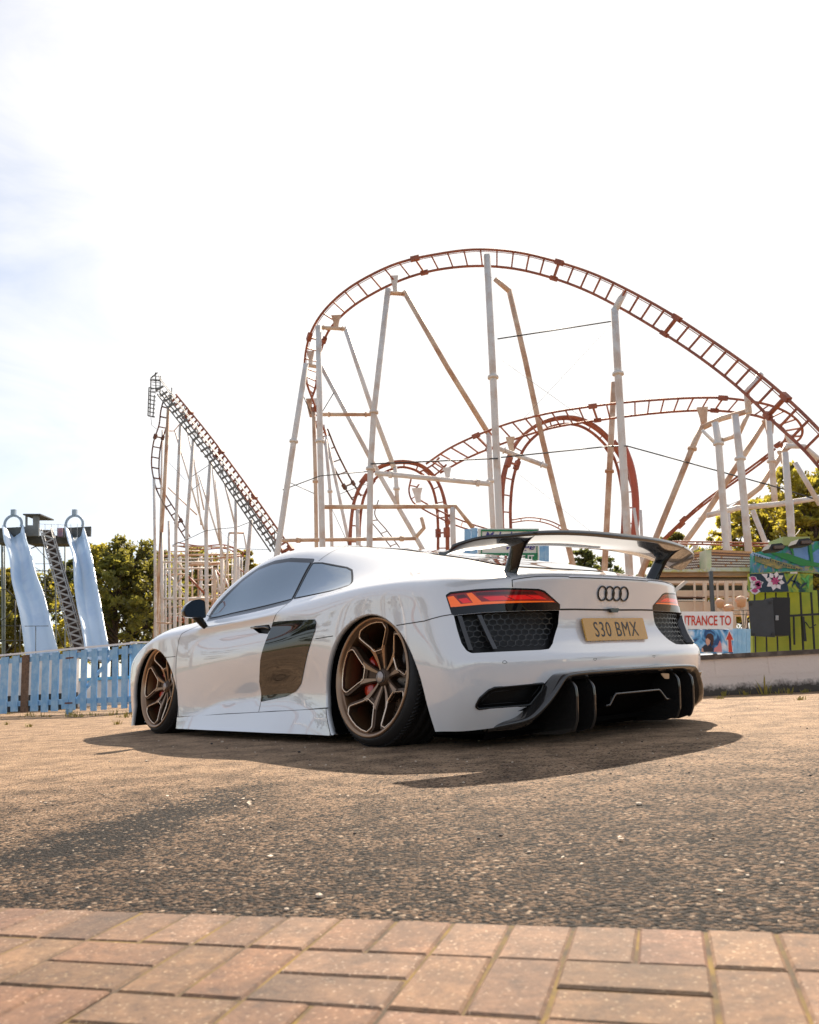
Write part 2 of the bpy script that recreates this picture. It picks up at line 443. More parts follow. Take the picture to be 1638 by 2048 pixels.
# --- cutting panels out of the smooth skin (left half, mirrored afterwards)
half = bmS.copy()
dele = [f for f in half.faces if f.calc_center_median().y < 0]
bmesh.ops.delete(half, geom=dele, context='FACES')
LAB = half.faces.layers.int.new('lab')
LABELS = ['body']
def carve(poly, A, B, N, name, lo=0.1, cond=None, overwrite=True):
    """cut the outline poly (in the A,B plane seen from N) into the skin and label the faces inside"""
    A, B, N = Vector(A), Vector(B), Vector(N)
    pr = lambda v: (v.dot(A), v.dot(B))
    L = len(poly); lab = LABELS.index(name) if name in LABELS else (LABELS.append(name) or len(LABELS)-1)
    pb = (min(p[0] for p in poly), max(p[0] for p in poly), min(p[1] for p in poly), max(p[1] for p in poly))
    def ok(f):
        if f.normal.dot(N) < lo: return False
        return cond is None or cond(f.calc_center_median())
    for i in range(L):
        p, q = poly[i], poly[(i+1) % L]
        d = Vector((q[0]-p[0], q[1]-p[1]))
        if d.length < 1e-5: continue
        nn = (A*(-d.y) + B*d.x).normalized()
        co = A*p[0]+B*p[1]
        x0, x1 = min(p[0], q[0])-1e-4, max(p[0], q[0])+1e-4; y0, y1 = min(p[1], q[1])-1e-4, max(p[1], q[1])+1e-4
        fs = []
        for f in half.faces:
            c = f.calc_center_median(); ca, cb = pr(c)
            if ca < pb[0]-.08 or ca > pb[1]+.08 or cb < pb[2]-.08 or cb > pb[3]+.08 or not ok(f): continue
            ps = [pr(v.co) for v in f.verts]
            if min(t[0] for t in ps) > x1 or max(t[0] for t in ps) < x0 or min(t[1] for t in ps) > y1 or max(t[1] for t in ps) < y0: continue
            fs.append(f)
        if not fs: continue
        g = set(fs)
        for f in fs: g.update(f.edges); g.update(f.verts)
        bmesh.ops.bisect_plane(half, geom=list(g), dist=1e-6, plane_co=co, plane_no=nn)
    half.normal_update()
    for f in half.faces:
        if not ok(f): continue
        c = pr(f.calc_center_median())
        if inside(c, poly) and (overwrite or f[LAB] == 0): f[LAB] = lab
SA, SB, SN = (1, 0, 0), (0, 0, 1), (0, 1, 0)
CA, CB, CN = (-.6, -.8, 0), (0, 0, 1), (-.8, .6, 0)
RA, RB, RN = (0, 1, 0), (0, 0, 1), (-1, 0, 0)
def cc(pts): return [(-.6*p[0]-.8*p[1], p[2]) for p in pts]
DOORGLASS = [(2.045,.797),(1.949,.862),(1.844,.93),(1.70,1.013),(1.534,1.073),(1.365,1.092),(1.189,1.086),(.935,1.046),(.918,.817),(1.442,.803)]
DG = fillet(DOORGLASS, [.01,.03,.08,.1,.08,.1,.1,.012,.012,.1], 3)
QUARTER = fillet([(.905,1.041),(.81,1.028),(.50,.958),(.421,.932),(.289,.848),(.271,.829),(.418,.818),(.888,.819)], [.012,.08,.03,.02,.02,.01,.05,.012], 3)
BLADE = fillet([(1.005,.688),(.723,.676),(.500,.662),(.480,.645),(.491,.60),(.722,.316),(.792,.276),(.919,.246),(1.216,.218),(1.214,.334),(1.145,.47),(1.084,.56),(1.03,.647)],
               [.012,.1,.015,.012,.04,.05,.05,.05,.008,.05,.05,.05,.05], 3)
HANDLE = fillet([(1.31,.682),(1.060,.676),(1.030,.652),(1.060,.620),(1.18,.632)], [.01,.01,.01,.01,.02], 3)
RARCH = [(.335,-.02),(.36,.057),(.415,.15),(.433,.235),(.425,.32),(.362,.441),(.256,.555),(.126,.623),(-.02,.648),(-.14,.628),(-.239,.574),(-.303,.515),(-.36,.43),(-.408,.315),(-.433,.188),(-.448,.094),(-.458,-.02)]
FARCH = [(3.15, -.02)]+[(2.725+.425*math.cos(t), .20+.425*math.sin(t)) for t in [math.pi*k/16 for k in range(0, 17)]]+[(2.30, -.02)]
RARCH2 = [tuple(p)[:2] for p in catmull([(p[0], p[1], 0) for p in RARCH], 3)]
carve(inset2(DG, -.028), SA, SB, SN, 'window_trim', cond=lambda c: c.z > .75)
carve(inset2(QUARTER, -.006), SA, SB, SN, 'window_trim', cond=lambda c: c.z > .75)
carve(DG, SA, SB, SN, 'door_window', cond=lambda c: c.z > .75)
carve(QUARTER, SA, SB, SN, 'quarter_window', cond=lambda c: c.z > .75)
DOOR = [(2.06,.795),(2.02,.76),(2.251,.702),(2.285,.655),(2.307,.544),(2.32,.415),(2.30,.20),(2.285,.123),(1.207,.157),(1.2165,.218),(1.2145,.334),(1.1455,.47),(1.0845,.56),(1.0305,.647),(1.0055,.6885),(.948,.74),(.920,.8),(1.442,.79)]
carve([(2.05,.792)]+DOOR[1:-2]+[(.918,.806),(1.44,.790)], SA, SB, SN, 'door', cond=lambda c: c.z < .83, overwrite=False)
carve(BLADE, SA, SB, SN, 'side_blade')
carve(HANDLE, SA, SB, SN, 'handle_recess')
carve([(2.42,.118),(1.637,.142),(1.014,.160),(.36,.182),(.36,-.1),(2.42,-.1)], SA, SB, SN, 'side_skirt', lo=-.5)
carve(RARCH2, SA, SB, SN, 'hole', lo=-.3, cond=lambda c: c.y > .6)
carve(FARCH, SA, SB, SN, 'hole', lo=-.3, cond=lambda c: c.y > .6)
LAMP3 = [(-.545,.904,.689),(-.557,.886,.703),(-.647,.802,.708),(-.722,.698,.708),(-.772,.516,.702),(-.776,.482,.694),(-.776,.379,.630),(-.772,.379,.603),(-.680,.79,.599),(-.588,.905,.593),(-.580,.908,.603)]
LAMP = fillet(cc(LAMP3), [.008,.02,.05,.05,.015,.015,.005,.003,.05,.003,.003], 3)
LENS = [(-.541,.906,.688),(-.557,.886,.703),(-.647,.802,.708),(-.722,.698,.708),(-.772,.516,.702),(-.776,.482,.694),(-.776,.372,.629),(-.775,.44,.631),(-.765,.504,.631),(-.677,.792,.627),(-.588,.898,.622)]
LENS = inset2(cc(LENS), .0085)
GR3 = [(-.592,.904,.592),(-.680,.79,.598),(-.771,.382,.602),(-.767,.395,.533),(-.793,.475,.445),(-.803,.515,.421),(-.799,.569,.418),(-.683,.897,.418),(-.664,.908,.431),(-.640,.912,.465),(-.612,.907,.528)]
GRL = fillet(cc(GR3), [.002,.05,.002,.05,.02,.02,.05,.03,.03,.04,.05], 3)
EXH3 = [(-.668,.883,.187),(-.69,.875,.223),(-.722,.846,.256),(-.738,.823,.266),(-.808,.570,.272),(-.799,.583,.237),(-.769,.63,.180),(-.763,.644,.174),(-.676,.870,.173)]
EXH = fillet(cc(EXH3), [.02,.03,.02,.015,.01,.02,.01,.01,.015], 3)
isrear = lambda c: c.x < -.3
carve(GRL, CA, CB, CN, 'grille', cond=isrear)
carve(LAMP, CA, CB, CN, 'lamp_housing', cond=isrear)
carve(LENS, CA, CB, CN, 'lens', cond=isrear)
def lens_poly(pts): return cc(pts)
l0 = LENS
def lerp_lens(u, v):
    """u 0..1 from outer end to inner end, v 0..1 from bottom to top of the lens"""
    bot = [(-.3780, .631), (-.2255, .636), (.056, .640), (.150, .640)]
    top = [(-.390, .684), (-.255, .699), (-.05, .699), (.055, .692)]
    def ev(c, t):
        t = t*(len(c)-1); i = min(int(t), len(c)-2); s = t-i
        return (c[i][0]*(1-s)+c[i+1][0]*s, c[i][1]*(1-s)+c[i+1][1]*s)
    b, t_ = ev(bot, u), ev(top, u)
    return (b[0]*(1-v)+t_[0]*v, b[1]*(1-v)+t_[1]*v)
# amber light guide: outer end, thin lower strip, slanting bar
carve([lerp_lens(.0,.95), lerp_lens(.0,.0), lerp_lens(.33,.0), lerp_lens(.95,.02), lerp_lens(.95,.10), lerp_lens(.34,.2), lerp_lens(.11,.2), lerp_lens(.07,.95)], CA, CB, CN, 'light_guide', cond=isrear)
carve([lerp_lens(.215,.96), lerp_lens(.235,.1), lerp_lens(.33,.1), lerp_lens(.275,.96)], CA, CB, CN, 'light_guide', cond=isrear)
for (u0, u1, w0, w1) in ((.115,.205,.24,.62),(.36,.50,.24,.56),(.515,.65,.24,.56),(.665,.86,.24,.56)):
    carve([lerp_lens(u0+.02,w0), lerp_lens(u1+.02,w0), lerp_lens(u1-.01,w1), lerp_lens(u0-.01,w1)], CA, CB, CN, 'bright_red', cond=isrear)
for (u0, u1, w0, w1) in ((.10,.205,.68,.93),(.31,.88,.68,.92)):
    carve([lerp_lens(u0,w0), lerp_lens(u1,w0), lerp_lens(u1-.02,w1), lerp_lens(u0,w1)], CA, CB, CN, 'dark_red', cond=isrear)
carve(EXH, CA, CB, CN, 'exhaust', lo=-.2, cond=lambda c: c.x < -.3 and c.z < .33)
DIFF = [(-.02,.306),(.30,.309),(.47,.309),(.536,.298),(.572,.268),(.60,.215),(.63,.165),(.69,.11),(.76,.07),(.84,.045),(.84,-.1),(-.02,-.1)]
carve(DIFF, RA, RB, RN, 'hole', lo=-.3, cond=lambda c: c.x < -.3)
# engine glass and rear deck glass, seen from above
carve(fillet([(1.08,-.02),(1.06,.42),(.1,.40),(-.42,.43),(-.50,.36),(-.50,-.02)], [.0,.06,.1,.05,.05,0], 3), (1,0,0), (0,1,0), (0,0,1), 'rear_window', cond=lambda c: c.z > .6)
carve(fillet([(2.28,-.02),(2.26,.35),(2.13,.66),(1.86,.60),(1.60,.53),(1.52,.30),(1.50,-.02)], [.0,.1,.03,.1,.1,.1,0], 3), (1,0,0), (0,1,0), (0,0,1), 'windscreen', cond=lambda c: c.z > .6)

def take(name, mirror=False):
    lab = LABELS.index(name); bm = bmesh.new(); mp = {}
    for f in half.faces:
        if f[LAB] != lab: continue
        vs_ = []
        for v in f.verts:
            if v not in mp: mp[v] = bm.verts.new(v.co)
            vs_.append(mp[v])
        try: bm.faces.new(vs_)
        except ValueError: pass
    if mirror: flip(bm)
    return bm
def flip(bm):
    for v in bm.verts: v.co.y = -v.co.y
    bmesh.ops.reverse_faces(bm, faces=bm.faces)
def join(a, b):
    me = bpy.data.meshes.new('x'); b.to_mesh(me); a.from_mesh(me); bpy.data.meshes.remove(me); b.free(); return a
def skinned(name, bm, m, parent, push=0.0, both=False, label=None):
    """link a cut panel; its shading normals come from the uncut smooth skin"""
    if both:
        b2 = bm.copy(); flip(b2); join(bm, b2)
        bmesh.ops.remove_doubles(bm, verts=[v for v in bm.verts if abs(v.co.y) < 1e-4], dist=2e-4)
    bm.verts.ensure_lookup_table(); ns = []
    for v in bm.verts:
        co, n = skin_near(v.co); ns.append(n)
        if push: v.co = v.co + n*push
    o = obj(name, bm, m, parent, smooth=True)
    o.data.normals_split_custom_set_from_vertices(ns)
    if label: o['label'] = label
    return o
def basin(bm, d, depth):
    """turn a patch into an open tray: walls and floor, pushed along d"""
    d = Vector(d)
    r = bmesh.ops.extrude_face_region(bm, geom=list(bm.faces))
    nv = [g for g in r['geom'] if isinstance(g, bmesh.types.BMVert)]
    nf = set(g for g in r['geom'] if isinstance(g, bmesh.types.BMFace))
    for v in nv: v.co += d*depth
    return bm
def tray(name, m, parent, d, depth, mirror=False):
    src = take(name); d = Vector(d)
    out = bmesh.new(); mp = {}; 
    for v in src.verts: mp[v] = (out.verts.new(v.co), out.verts.new(v.co+d*depth))
    for f in src.faces: out.faces.new([mp[v][1] for v in f.verts])
    for e in src.edges:
        if len(e.link_faces) == 1:
            f = e.link_faces[0]; a, b = e.verts
            out.faces.new((mp[a][0], mp[b][0], mp[b][1], mp[a][1]))
    src.free(); bmesh.ops.recalc_face_normals(out, faces=out.faces)
    if mirror: flip(out)
    return out
# body shell itself
bodyo = skinned('body', take('body'), M_PAINT, car, both=True)
for mi_ in (False, True):
    dr = skinned('door', take('door', mi_), M_PAINT, car)
    wt = skinned('window_trim', take('window_trim', mi_), M_BLACK, car)
    skinned('door_window', take('door_window', mi_), M_GLASS, car)
    skinned('quarter_window', take('quarter_window', mi_), M_GLASS, car)
    skinned('side_blade', take('side_blade', mi_), M_BLACK, car, push=.003)
    skinned('side_skirt', take('side_skirt', mi_), M_PAINT, car, push=.004)
    t = tray('handle_recess', M_SATIN, dr, (0, -1, 0), .03, mi_)
    hr = obj('handle_recess', t, M_SATIN, dr)
    bm = bmesh.new(); s = -1 if mi_ else 1
    pts = [skin_near((x, s*.92, z))[0]+Vector((0, s*.001, 0)) for x, z in ((1.29,.675),(1.20,.671),(1.12,.667),(1.06,.66),(1.045,.648))]
    add_tube(bm, pts, .007, 6); obj('door_handle', bm, M_BLACK, dr, smooth=True)
    tl = thing('tail_light', None, None); tl.parent = car; del_ = 0
    skinned('lamp_housing', take('lamp_housing', mi_), M_BLACK, tl, push=.001)
    lens = skinned('lens', take('lens', mi_), mat('red_lens', (.36, .004, .006), .12, coat=1), tl, push=-.002)
    lg = skinned('light_guide', take('light_guide', mi_), mat('amber_guide', (.85, .13, .012), .15, coat=1, emit=(1, .15, .01), estr=0.18), tl, push=-.002)
    br = skinned('reflector', take('bright_red', mi_), mat('bright_red_lens', (.72, .008, .010), .1, coat=1, emit=(1, .01, .01), estr=0.12), tl, push=-.002)
    dk = skinned('dark_segment', take('dark_red', mi_), mat('dark_red_lens', (.10, .002, .004), .1, coat=1), tl, push=-.002)
    # outlet grille: tray, honeycomb, two fins
    gp = obj('outlet_grille', tray('grille', M_SATIN, car, (.55, -.30, 0), .09, mi_), mat('tray_black', (.005, .005, .005), .5), car)
    bm = bmesh.new()
    hexr = .0165; row = 0; b_ = .43
    poly = inset2(GRL, .016)
    def surf(a, b, dep):
        # point on the skin seen along -CN at (a, b), moved inwards
        o_ = Vector(CA)*a + Vector(CB)*b + Vector(CN)*1.5
        h = SKB.ray_cast(o_, -Vector(CN))
        if h[0] is None: return None
        p = h[0] - Vector(CN)*dep
        return Vector((p.x, -p.y if mi_ else p.y, p.z))
    while b_ < .60:
        a_ = -.40 + (row % 2)*hexr*.866*1.35
        while a_ < .17:
            if inside((a_, b_), poly) and not (a_ < -.22 and False):
                c6 = [(a_+hexr*1.35*math.cos(rad(60*k+30))*0.94, b_+hexr*math.sin(rad(60*k+30))*0.94) for k in range(6)]
                if all(inside(q, inset2(GRL, .004)) for q in c6):
                    ps = [surf(q[0], q[1], .030) for q in c6]
                    if all(ps): add_tube(bm, ps, .0016, 4, cap=False, closed=True)
            a_ += hexr*.866*2*1.35
        row += 1; b_ += hexr*1.5
    obj('honeycomb_mesh', bm, mat('mesh_black', (.02, .019, .018), .3, coat=.5), gp)
    for (at_, ab_) in ((-.352, -.318), (-.262, -.207)):
        bm = bmesh.new(); rows_ = []
        for k in range(7):
            t_ = k/6; b1 = .588-(.588-.432)*t_; a1 = at_+(ab_-at_)*t_
            o1 = surf(a1, b1, -.002-.004*math.sin(t_*3)); o2 = surf(a1+.020, b1, .000); o3 = surf(a1+.024, b1, .04); o4 = surf(a1-.002, b1, .04)
            rows_.append([bm.verts.new(p) for p in (o1, o2, o3, o4)])
        for k in range(6):
            for q in range(4):
                bm.faces.new((rows_[k][q], rows_[k][(q+1) % 4], rows_[k+1][(q+1) % 4], rows_[k+1][q]))
        bm.faces.new(rows_[0]); bm.faces.new(list(reversed(rows_[-1])))
        bmesh.ops.recalc_face_normals(bm, faces=bm.faces)
        obj('fin', bm, mat('fin_gloss', (.02, .018, .016), .16, coat=1), gp)
    # exhaust surround
    ex = obj('exhaust_surround', tray('exhaust', M_SATIN, car, (.7, -.2, 0), .05, mi_), M_SATIN, car)
    bm = bmesh.new()
    rim_ = [surf(q[0], q[1], -.003) for q in inset2(EXH, .003)]
    if all(rim_): add_tube(bm, rim_, .006, 6, closed=True, cap=False)
    rim2 = [surf(q[0], q[1], .006) for q in inset2(EXH, .020)]
    if all(rim2): add_tube(bm, rim2, .0016, 4, closed=True, cap=False)
    obj('exhaust_rim', bm, M_BLACK, ex, smooth=True)
rw = skinned('rear_window', take('rear_window'), M_BLACK, car, push=.006, both=True)
ws = skinned('windscreen', take('windscreen'), M_GLASS, car, both=True)

# dark panel gaps: thin ribbons lying on the skin
def ribbon(bm, pts, w=.0022, lift=.0009, closed=False, mirror=True):
    P = [Vector(p) for p in pts]
    if closed: P = P+[P[0]]
    dense = []
    for i in range(len(P)-1):
        n = max(1, int((P[i+1]-P[i]).length/.012))
        for k in range(n): dense.append(P[i].lerp(P[i+1], k/n))
    dense.append(P[-1])
    for s in ((1, -1) if mirror else (1,)):
        prev = None; pts_ = []
        for p in dense:
            co, n = skin_near(p); pts_.append((co, n))
        for i, (co, n) in enumerate(pts_):
            a = pts_[max(i-1, 0)][0]; b = pts_[min(i+1, len(pts_)-1)][0]
            t = (b-a)
            if t.length < 1e-7: continue
            side = t.normalized().cross(n).normalized()*w
            q = [co+n*lift+side, co+n*lift-side]
            q = [Vector((v.x, v.y*s, v.z)) for v in q]
            cur = [bm.verts.new(v) for v in q]
            if prev: bm.faces.new((prev[0], prev[1], cur[1], cur[0]) if s == 1 else (prev[1], prev[0], cur[0], cur[1]))
            prev = cur
def sidepts(pl, y=.92):
    out = []
    for (x, z) in pl:
        h = SKB.ray_cast(Vector((x, 2.0, z)), Vector((0, -1, 0)))
        out.append(h[0] if h[0] is not None else Vector((x, y, z)))
    return out
def gap(pts, name='panel_gap', parent=None, **k):
    for s in (1, -1):
        bm = bmesh.new(); ribbon(bm, pts, mirror=False, **k)
        if s < 0: flip(bm)
        obj(name, bm, M_SEAM, parent or car)
gap(sidepts([(2.02,.76),(2.251,.702),(2.285,.655),(2.307,.544),(2.32,.415),(2.30,.20),(2.285,.123),(1.60,.146),(1.207,.157),(1.2165,.218)]))
gap(sidepts([(1.0055,.6885),(.975,.715),(.948,.74),(.925,.79)]))
gap(sidepts([(2.32,.1225),(2.285,.123),(1.60,.146),(1.014,.1635),(.40,.185)]), w=.003)
gap(sidepts([(2.501,.546),(2.323,.545)]))
gap(sidepts([(.49,.556),(.30,.559)]))
gap([(-.254,.968,.573),(-.452,.958,.579),(-.585,.906,.597)])
gap([(.86,.668,1.052),(.83,.62,1.092),(.80,.50,1.12)])
gap([(-.702,.655,.770),(-.739,.659,.742),(-.738,.659,.711)])
gap([(-.739,.657,.744),(-.765,.52,.756),(-.803,.245,.760),(-.805,0,.760)])
gap([(-.772,.378,.606),(-.776,.271,.607),(-.778,0,.605)], w=.004)
for (a, b, c) in ((-.749,.810,.373), (-.844,.243,.365)):
    gap([(a-.1, b+.0125*math.cos(2*math.pi*k/14), c+.0125*math.sin(2*math.pi*k/14)) for k in range(14)], w=.0009, closed=True, name='parking_sensor')
gap([(2.02,.80,.80),(2.20,.68,.80),(2.33,.35,.81),(2.36,0,.81)])
gap(sidepts(QUARTER), w=.0035, lift=.002, closed=True, name='window_seal')
gap(sidepts([(.93,1.047),(.911,.817)]), w=.005, lift=.002, name='window_seal')
gap(sidepts([(2.03,.795),(1.70,.800),(1.442,.803),(1.20,.808),(.918,.817)]), w=.003, lift=.002, name='window_seal')

# wheel arch lips and liners
for (pl, cx_) in ((RARCH2, 0.0), (FARCH, 2.7)):
    for s in (1, -1):
        lip = bmesh.new(); lin_ = bmesh.new(); rows_ = []
        for (x, z) in pl:
            z = max(z, .085 if x < -.3 else .048)
            h = SKB.ray_cast(Vector((x, 2.0, max(z, .052))), Vector((0, -1, 0)))
            y = h[0].y if h[0] is not None else .94
            cx2, cz2 = cx_, .25
            dx, dz = cx2-x, cz2-z; L_ = math.hypot(dx, dz)
            ux, uz = dx/L_, dz/L_
            rows_.append([Vector((x, s*y, z)), Vector((x+ux*.007, s*(y-.004), z+uz*.007)), Vector((x+ux*.007, s*(y-.028), z+uz*.007)), Vector((x, s*(y-.03), z)), Vector((x, s*.58, z))])
        V_ = [[lip.verts.new(p) for p in r[:4]] for r in rows_]
        for i in range(len(V_)-1):
            for k in range(3):
                q = (V_[i][k], V_[i][k+1], V_[i+1][k+1], V_[i+1][k]); f = lip.faces.new(q if s == -1 else tuple(reversed(q))); f.smooth = True
        W_ = [[lin_.verts.new(p) for p in r[3:]] for r in rows_]
        for i in range(len(W_)-1): lin_.faces.new((W_[i][0], W_[i][1], W_[i+1][1], W_[i+1][0]))
        lin_.faces.new([w[1] for w in W_])
        bmesh.ops.recalc_face_normals(lip, faces=lip.faces)
        obj('arch_lip', lip, M_PAINT, car, smooth=True)
        obj('wheel_arch_liner', lin_, M_WELL, car)
bm = bmesh.new()   # flat floor pan and rear deck underneath
add_prism(bm, [(3.3, -.78), (3.3, .78), (3.05, .85), (2.35, .60), (2.35, .92), (.36, .92), (.36, .6), (-.42, .6), (-.42, .9), (-.62, .80), (-.70, .5), (-.70, -.5), (-.62, -.80), (-.42, -.9), (-.42, -.6), (.36, -.6), (.36, -.92), (2.35, -.92), (2.35, -.6), (3.05, -.85)], (0, 0, .062), (1, 0, 0), (0, 1, 0), .02)
obj('floor_pan', bm, M_WELL, car)
# --- wheels: local frame has Y pointing outwards, origin at the wheel centre
def wheel_meshes():
    R_ = .281
    ty = bmesh.new()
    prof = [(.285,-.235),(.295,-.245),(.312,-.262),(.328,-.262),(.3365,-.250),(.339,-.225),(.339,-.06),(.3365,-.034),(.328,-.018),(.320,-.006),(.310,.004),(.300,.006),(.292,-.004)]
    add_lathe(ty, prof, 72)
    for yy in (-.06, -.115, -.17, -.225):      # tread ribs between the rain grooves
        add_lathe(ty, [(.3385, yy-.020), (.3408, yy-.018), (.3408, yy+.018), (.3385, yy+.020)], 72)
    for k in range(96):
        M = Matrix.Rotation(2*math.pi*k/96, 4, 'Y')
        for yy, sk in ((-.045, .5), (-.24, -.5)): add_box(ty, (0, 0, 0), (1, 1, 1), M=M @ Matrix.Translation((.3400, yy, 0)) @ Matrix.Rotation(sk, 4, 'X') @ Matrix.Diagonal((.0022, .04, .013, 1)))
    rim = bmesh.new()
    add_lathe(rim, [(.272,-.006),(.279,-.001),(R_,.006),(.2795,.012),(.274,.0135),(.267,.012),(.262,.006),(.2585,-.004),(.256,-.012),(.2535,-.016)], 96, mi=0)
    barrel = bmesh.new()
    add_lathe(barrel, [(.2535,-.016),(.247,-.03),(.243,-.07),(.236,-.10),(.236,-.20),(.255,-.235),(.27,-.238)], 96, mi=0)
    def dep(r):   # concave face profile, r in metres
        t = max(0.0, min(1.0, (r-.03)/(.245-.03)))
        return -.072+.060*t**1.35 if r > .03 else -.072
    face = bmesh.new(); edge = bmesh.new()
    def P(u, v, off=0.0): r = math.hypot(u, v); return Vector((-u, dep(r)+off, v))
    for k in range(5):
        th = rad(171-72*k); c, s = math.cos(th), math.sin(th)
        T = lambda a, b: (a*c-b*s, a*s+b*c)      # a outwards along the spoke, b across
        def pol(r, g): return (r*math.cos(rad(g)), r*math.sin(rad(g)))
        W = [pol(.250, -20), pol(.250, -10), pol(.250, 0), pol(.250, 10), pol(.250, 20), pol(.232, 26), (.152, .044), (.132, .030), (.132, -.030), (.152, -.044), pol(.232, -26)]
        W = fillet(W, [.0, 0, 0, 0, .010, .012, .02, .012, .012, .02, .012], 3)
        O = inset2(W, -.020)
        O = [(p if math.hypot(*p) < .2535 else tuple(Vector(p).normalized()*.2535)) for p in O]
        Wt = [T(*p) for p in W]; Ot = [T(*p) for p in O]
        n = len(Wt)
        a0 = [face.verts.new(P(*Ot[i], -.002)) for i in range(n)]; a1 = [face.verts.new(P(*Wt[i], 0)) for i in range(n)]
        b0 = [face.verts.new(P(*Ot[i], -.045)) for i in range(n)]; b1 = [face.verts.new(P(*inset_t, -.050)) for inset_t in Wt]
        for i in range(n):
            j = (i+1) % n
            face.faces.new((a0[i], a0[j], a1[j], a1[i])); face.faces.new((b0[j], b0[i], b1[i], b1[j]))
            face.faces.new((a0[j], a0[i], b0[i], b0[j])); face.faces.new((a1[i], a1[j], b1[j], b1[i]))
        add_tube(edge, [P(*p, .0015) for p in [T(*q) for q in inset2(W, -.0045)]], .0058, 6, closed=True, cap=False, squash=.6)
        # the spoke from hub to window
        secs = [(.022, .024), (.05, .029), (.08, .037), (.105, .046), (.128, .055), (.140, .062)]
        rows_ = []
        for (a, w) in secs:
            rows_.append([face.verts.new(P(*T(a, q), off)) for (q, off) in ((-w, -.040), (-w, -.003), (-w+.006, .003), (-w*.45, .003), (-w*.38, -.010), (w*.38, -.010), (w*.45, .003), (w-.006, .003), (w, -.003), (w, -.040))])
        for i in range(len(rows_)-1):
            for q in range(9): 
                f = face.faces.new((rows_[i][q], rows_[i][q+1], rows_[i+1][q+1], rows_[i+1][q])); f.material_index = 1 if q in (2, 6) else 0
        # bridge beside the window to the rim between two windows (slim webs)
    # hub
    add_lathe(face, [(.0, -.058), (.034, -.060), (.044, -.068), (.050, -.080), (.055, -.12)], 40)
    bmesh.ops.recalc_face_normals(face, faces=face.faces)
    capm = bmesh.new(); add_lathe(capm, [(.0, -.043), (.026, -.044), (.029, -.047), (.030, -.062)], 32)
    ring = bmesh.new(); add_tube(ring, [Vector((.0300*math.cos(t), -.0475, .0300*math.sin(t))) for t in [2*math.pi*k/32 for k in range(32)]], .0016, 5, closed=True, cap=False)
    disc = bmesh.new()
    add_lathe(disc, [(.060,-.115),(.075,-.118),(.085,-.128),(.185,-.128),(.190,-.131),(.190,-.150),(.185,-.153),(.08,-.153)], 72)
    for k in range(60):
        t = 2*math.pi*k/60; r = (.105, .128, .150, .170)[k % 4]
        r2 = bmesh.ops.create_circle(disc, cap_ends=True, radius=.0045, segments=8, matrix=Matrix.Translation((r*math.cos(t), -.1275, r*math.sin(t))) @ Matrix.Rotation(-math.pi/2, 4, 'X'))
        for v in r2['verts']:
            for f in v.link_faces: f.material_index = 1
    cal = bmesh.new()
    rows_ = []
    for k in range(13):
        g = -38+76*k/12; t = rad(g); e = abs(g)/38
        ro = .205-.014*e**3; ri = .118+.02*e**3
        rows_.append([cal.verts.new(Vector((rr*math.cos(t), yy, rr*math.sin(t)))) for (rr, yy) in ((ri, -.105), (ri+.012, -.088-.01*e**4), ((ri+ro)/2, -.080-.012*e**4), (ro-.012, -.088-.01*e**4), (ro, -.105), (ro, -.16), (ri, -.16))])
    for i in range(12):
        for q in range(7):
            f = cal.faces.new((rows_[i][q], rows_[i][(q+1) % 7], rows_[i+1][(q+1) % 7], rows_[i+1][q])); f.smooth = True
    cal.faces.new(rows_[0]); cal.faces.new(list(reversed(rows_[-1])))
    bmesh.ops.recalc_face_normals(cal, faces=cal.faces)
    nut = bmesh.new()
    for k in range(5):
        t = rad(171-36-72*k)
        r2 = bmesh.ops.create_cone(nut, cap_ends=True, segments=6, radius1=.009, radius2=.008, depth=.02, matrix=Matrix.Translation((-.042*math.cos(t), -.052, .042*math.sin(t))) @ Matrix.Rotation(-math.pi/2, 4, 'X'))
    out = {}
    for nme, b, mm in (('tyre', ty, [M_RUBBER]), ('rim', rim, [M_BRONZE]), ('barrel', barrel, [mat('barrel_bronze', (.16, .085, .04), .35, metal=.8)]), ('spokes', face, [M_BRONZED, M_BRONZE]), ('window_edges', edge, [M_BRONZEL]),
                       ('centre_cap', capm, [mat('cap_grey', (.42, .36, .33), .35, metal=.6)]), ('cap_ring', ring, [M_SATIN]), ('brake_disc', disc, [M_DISC, M_WELL]), ('brake_caliper', cal, [M_CALIPER])):
        if nme in ('rim', 'barrel', 'spokes', 'window_edges'): bmesh.ops.scale(b, vec=(1.064, 1, 1.064), verts=b.verts)
        me = bpy.data.meshes.new(nme); b.to_mesh(me); b.free()
        for q in mm: me.materials.append(q)
        if nme in ('tyre', 'barrel', 'window_edges', 'cap_ring'):
            for p in me.polygons: p.use_smooth = True
        out[nme] = me
    return out
WM = wheel_meshes()
def put_wheel(x, y, camber, scale=1.0):
    w = bpy.data.objects.new('wheel', None); col.objects.link(w); w.parent = car
    w.location = (x, y, .339*scale*math.cos(camber)+.003)
    s = 1 if y > 0 else -1
    # top leans inwards
    w.rotation_euler = (camber, 0, 0) if s > 0 else (-camber, 0, 0)
    w.rotation_mode = 'XYZ'
    for n_, me in WM.items():
        o = bpy.data.objects.new(n_, me); col.objects.link(o); o.parent = w
        if s < 0: o.scale = (1, -1, 1)
        if scale != 1.0: o.scale = tuple(v*scale for v in o.scale)
put_wheel(-.01, .945, rad(7)); put_wheel(-.01, -.945, rad(7))
put_wheel(2.665, .925, rad(5)); put_wheel(2.665, -.925, rad(5))

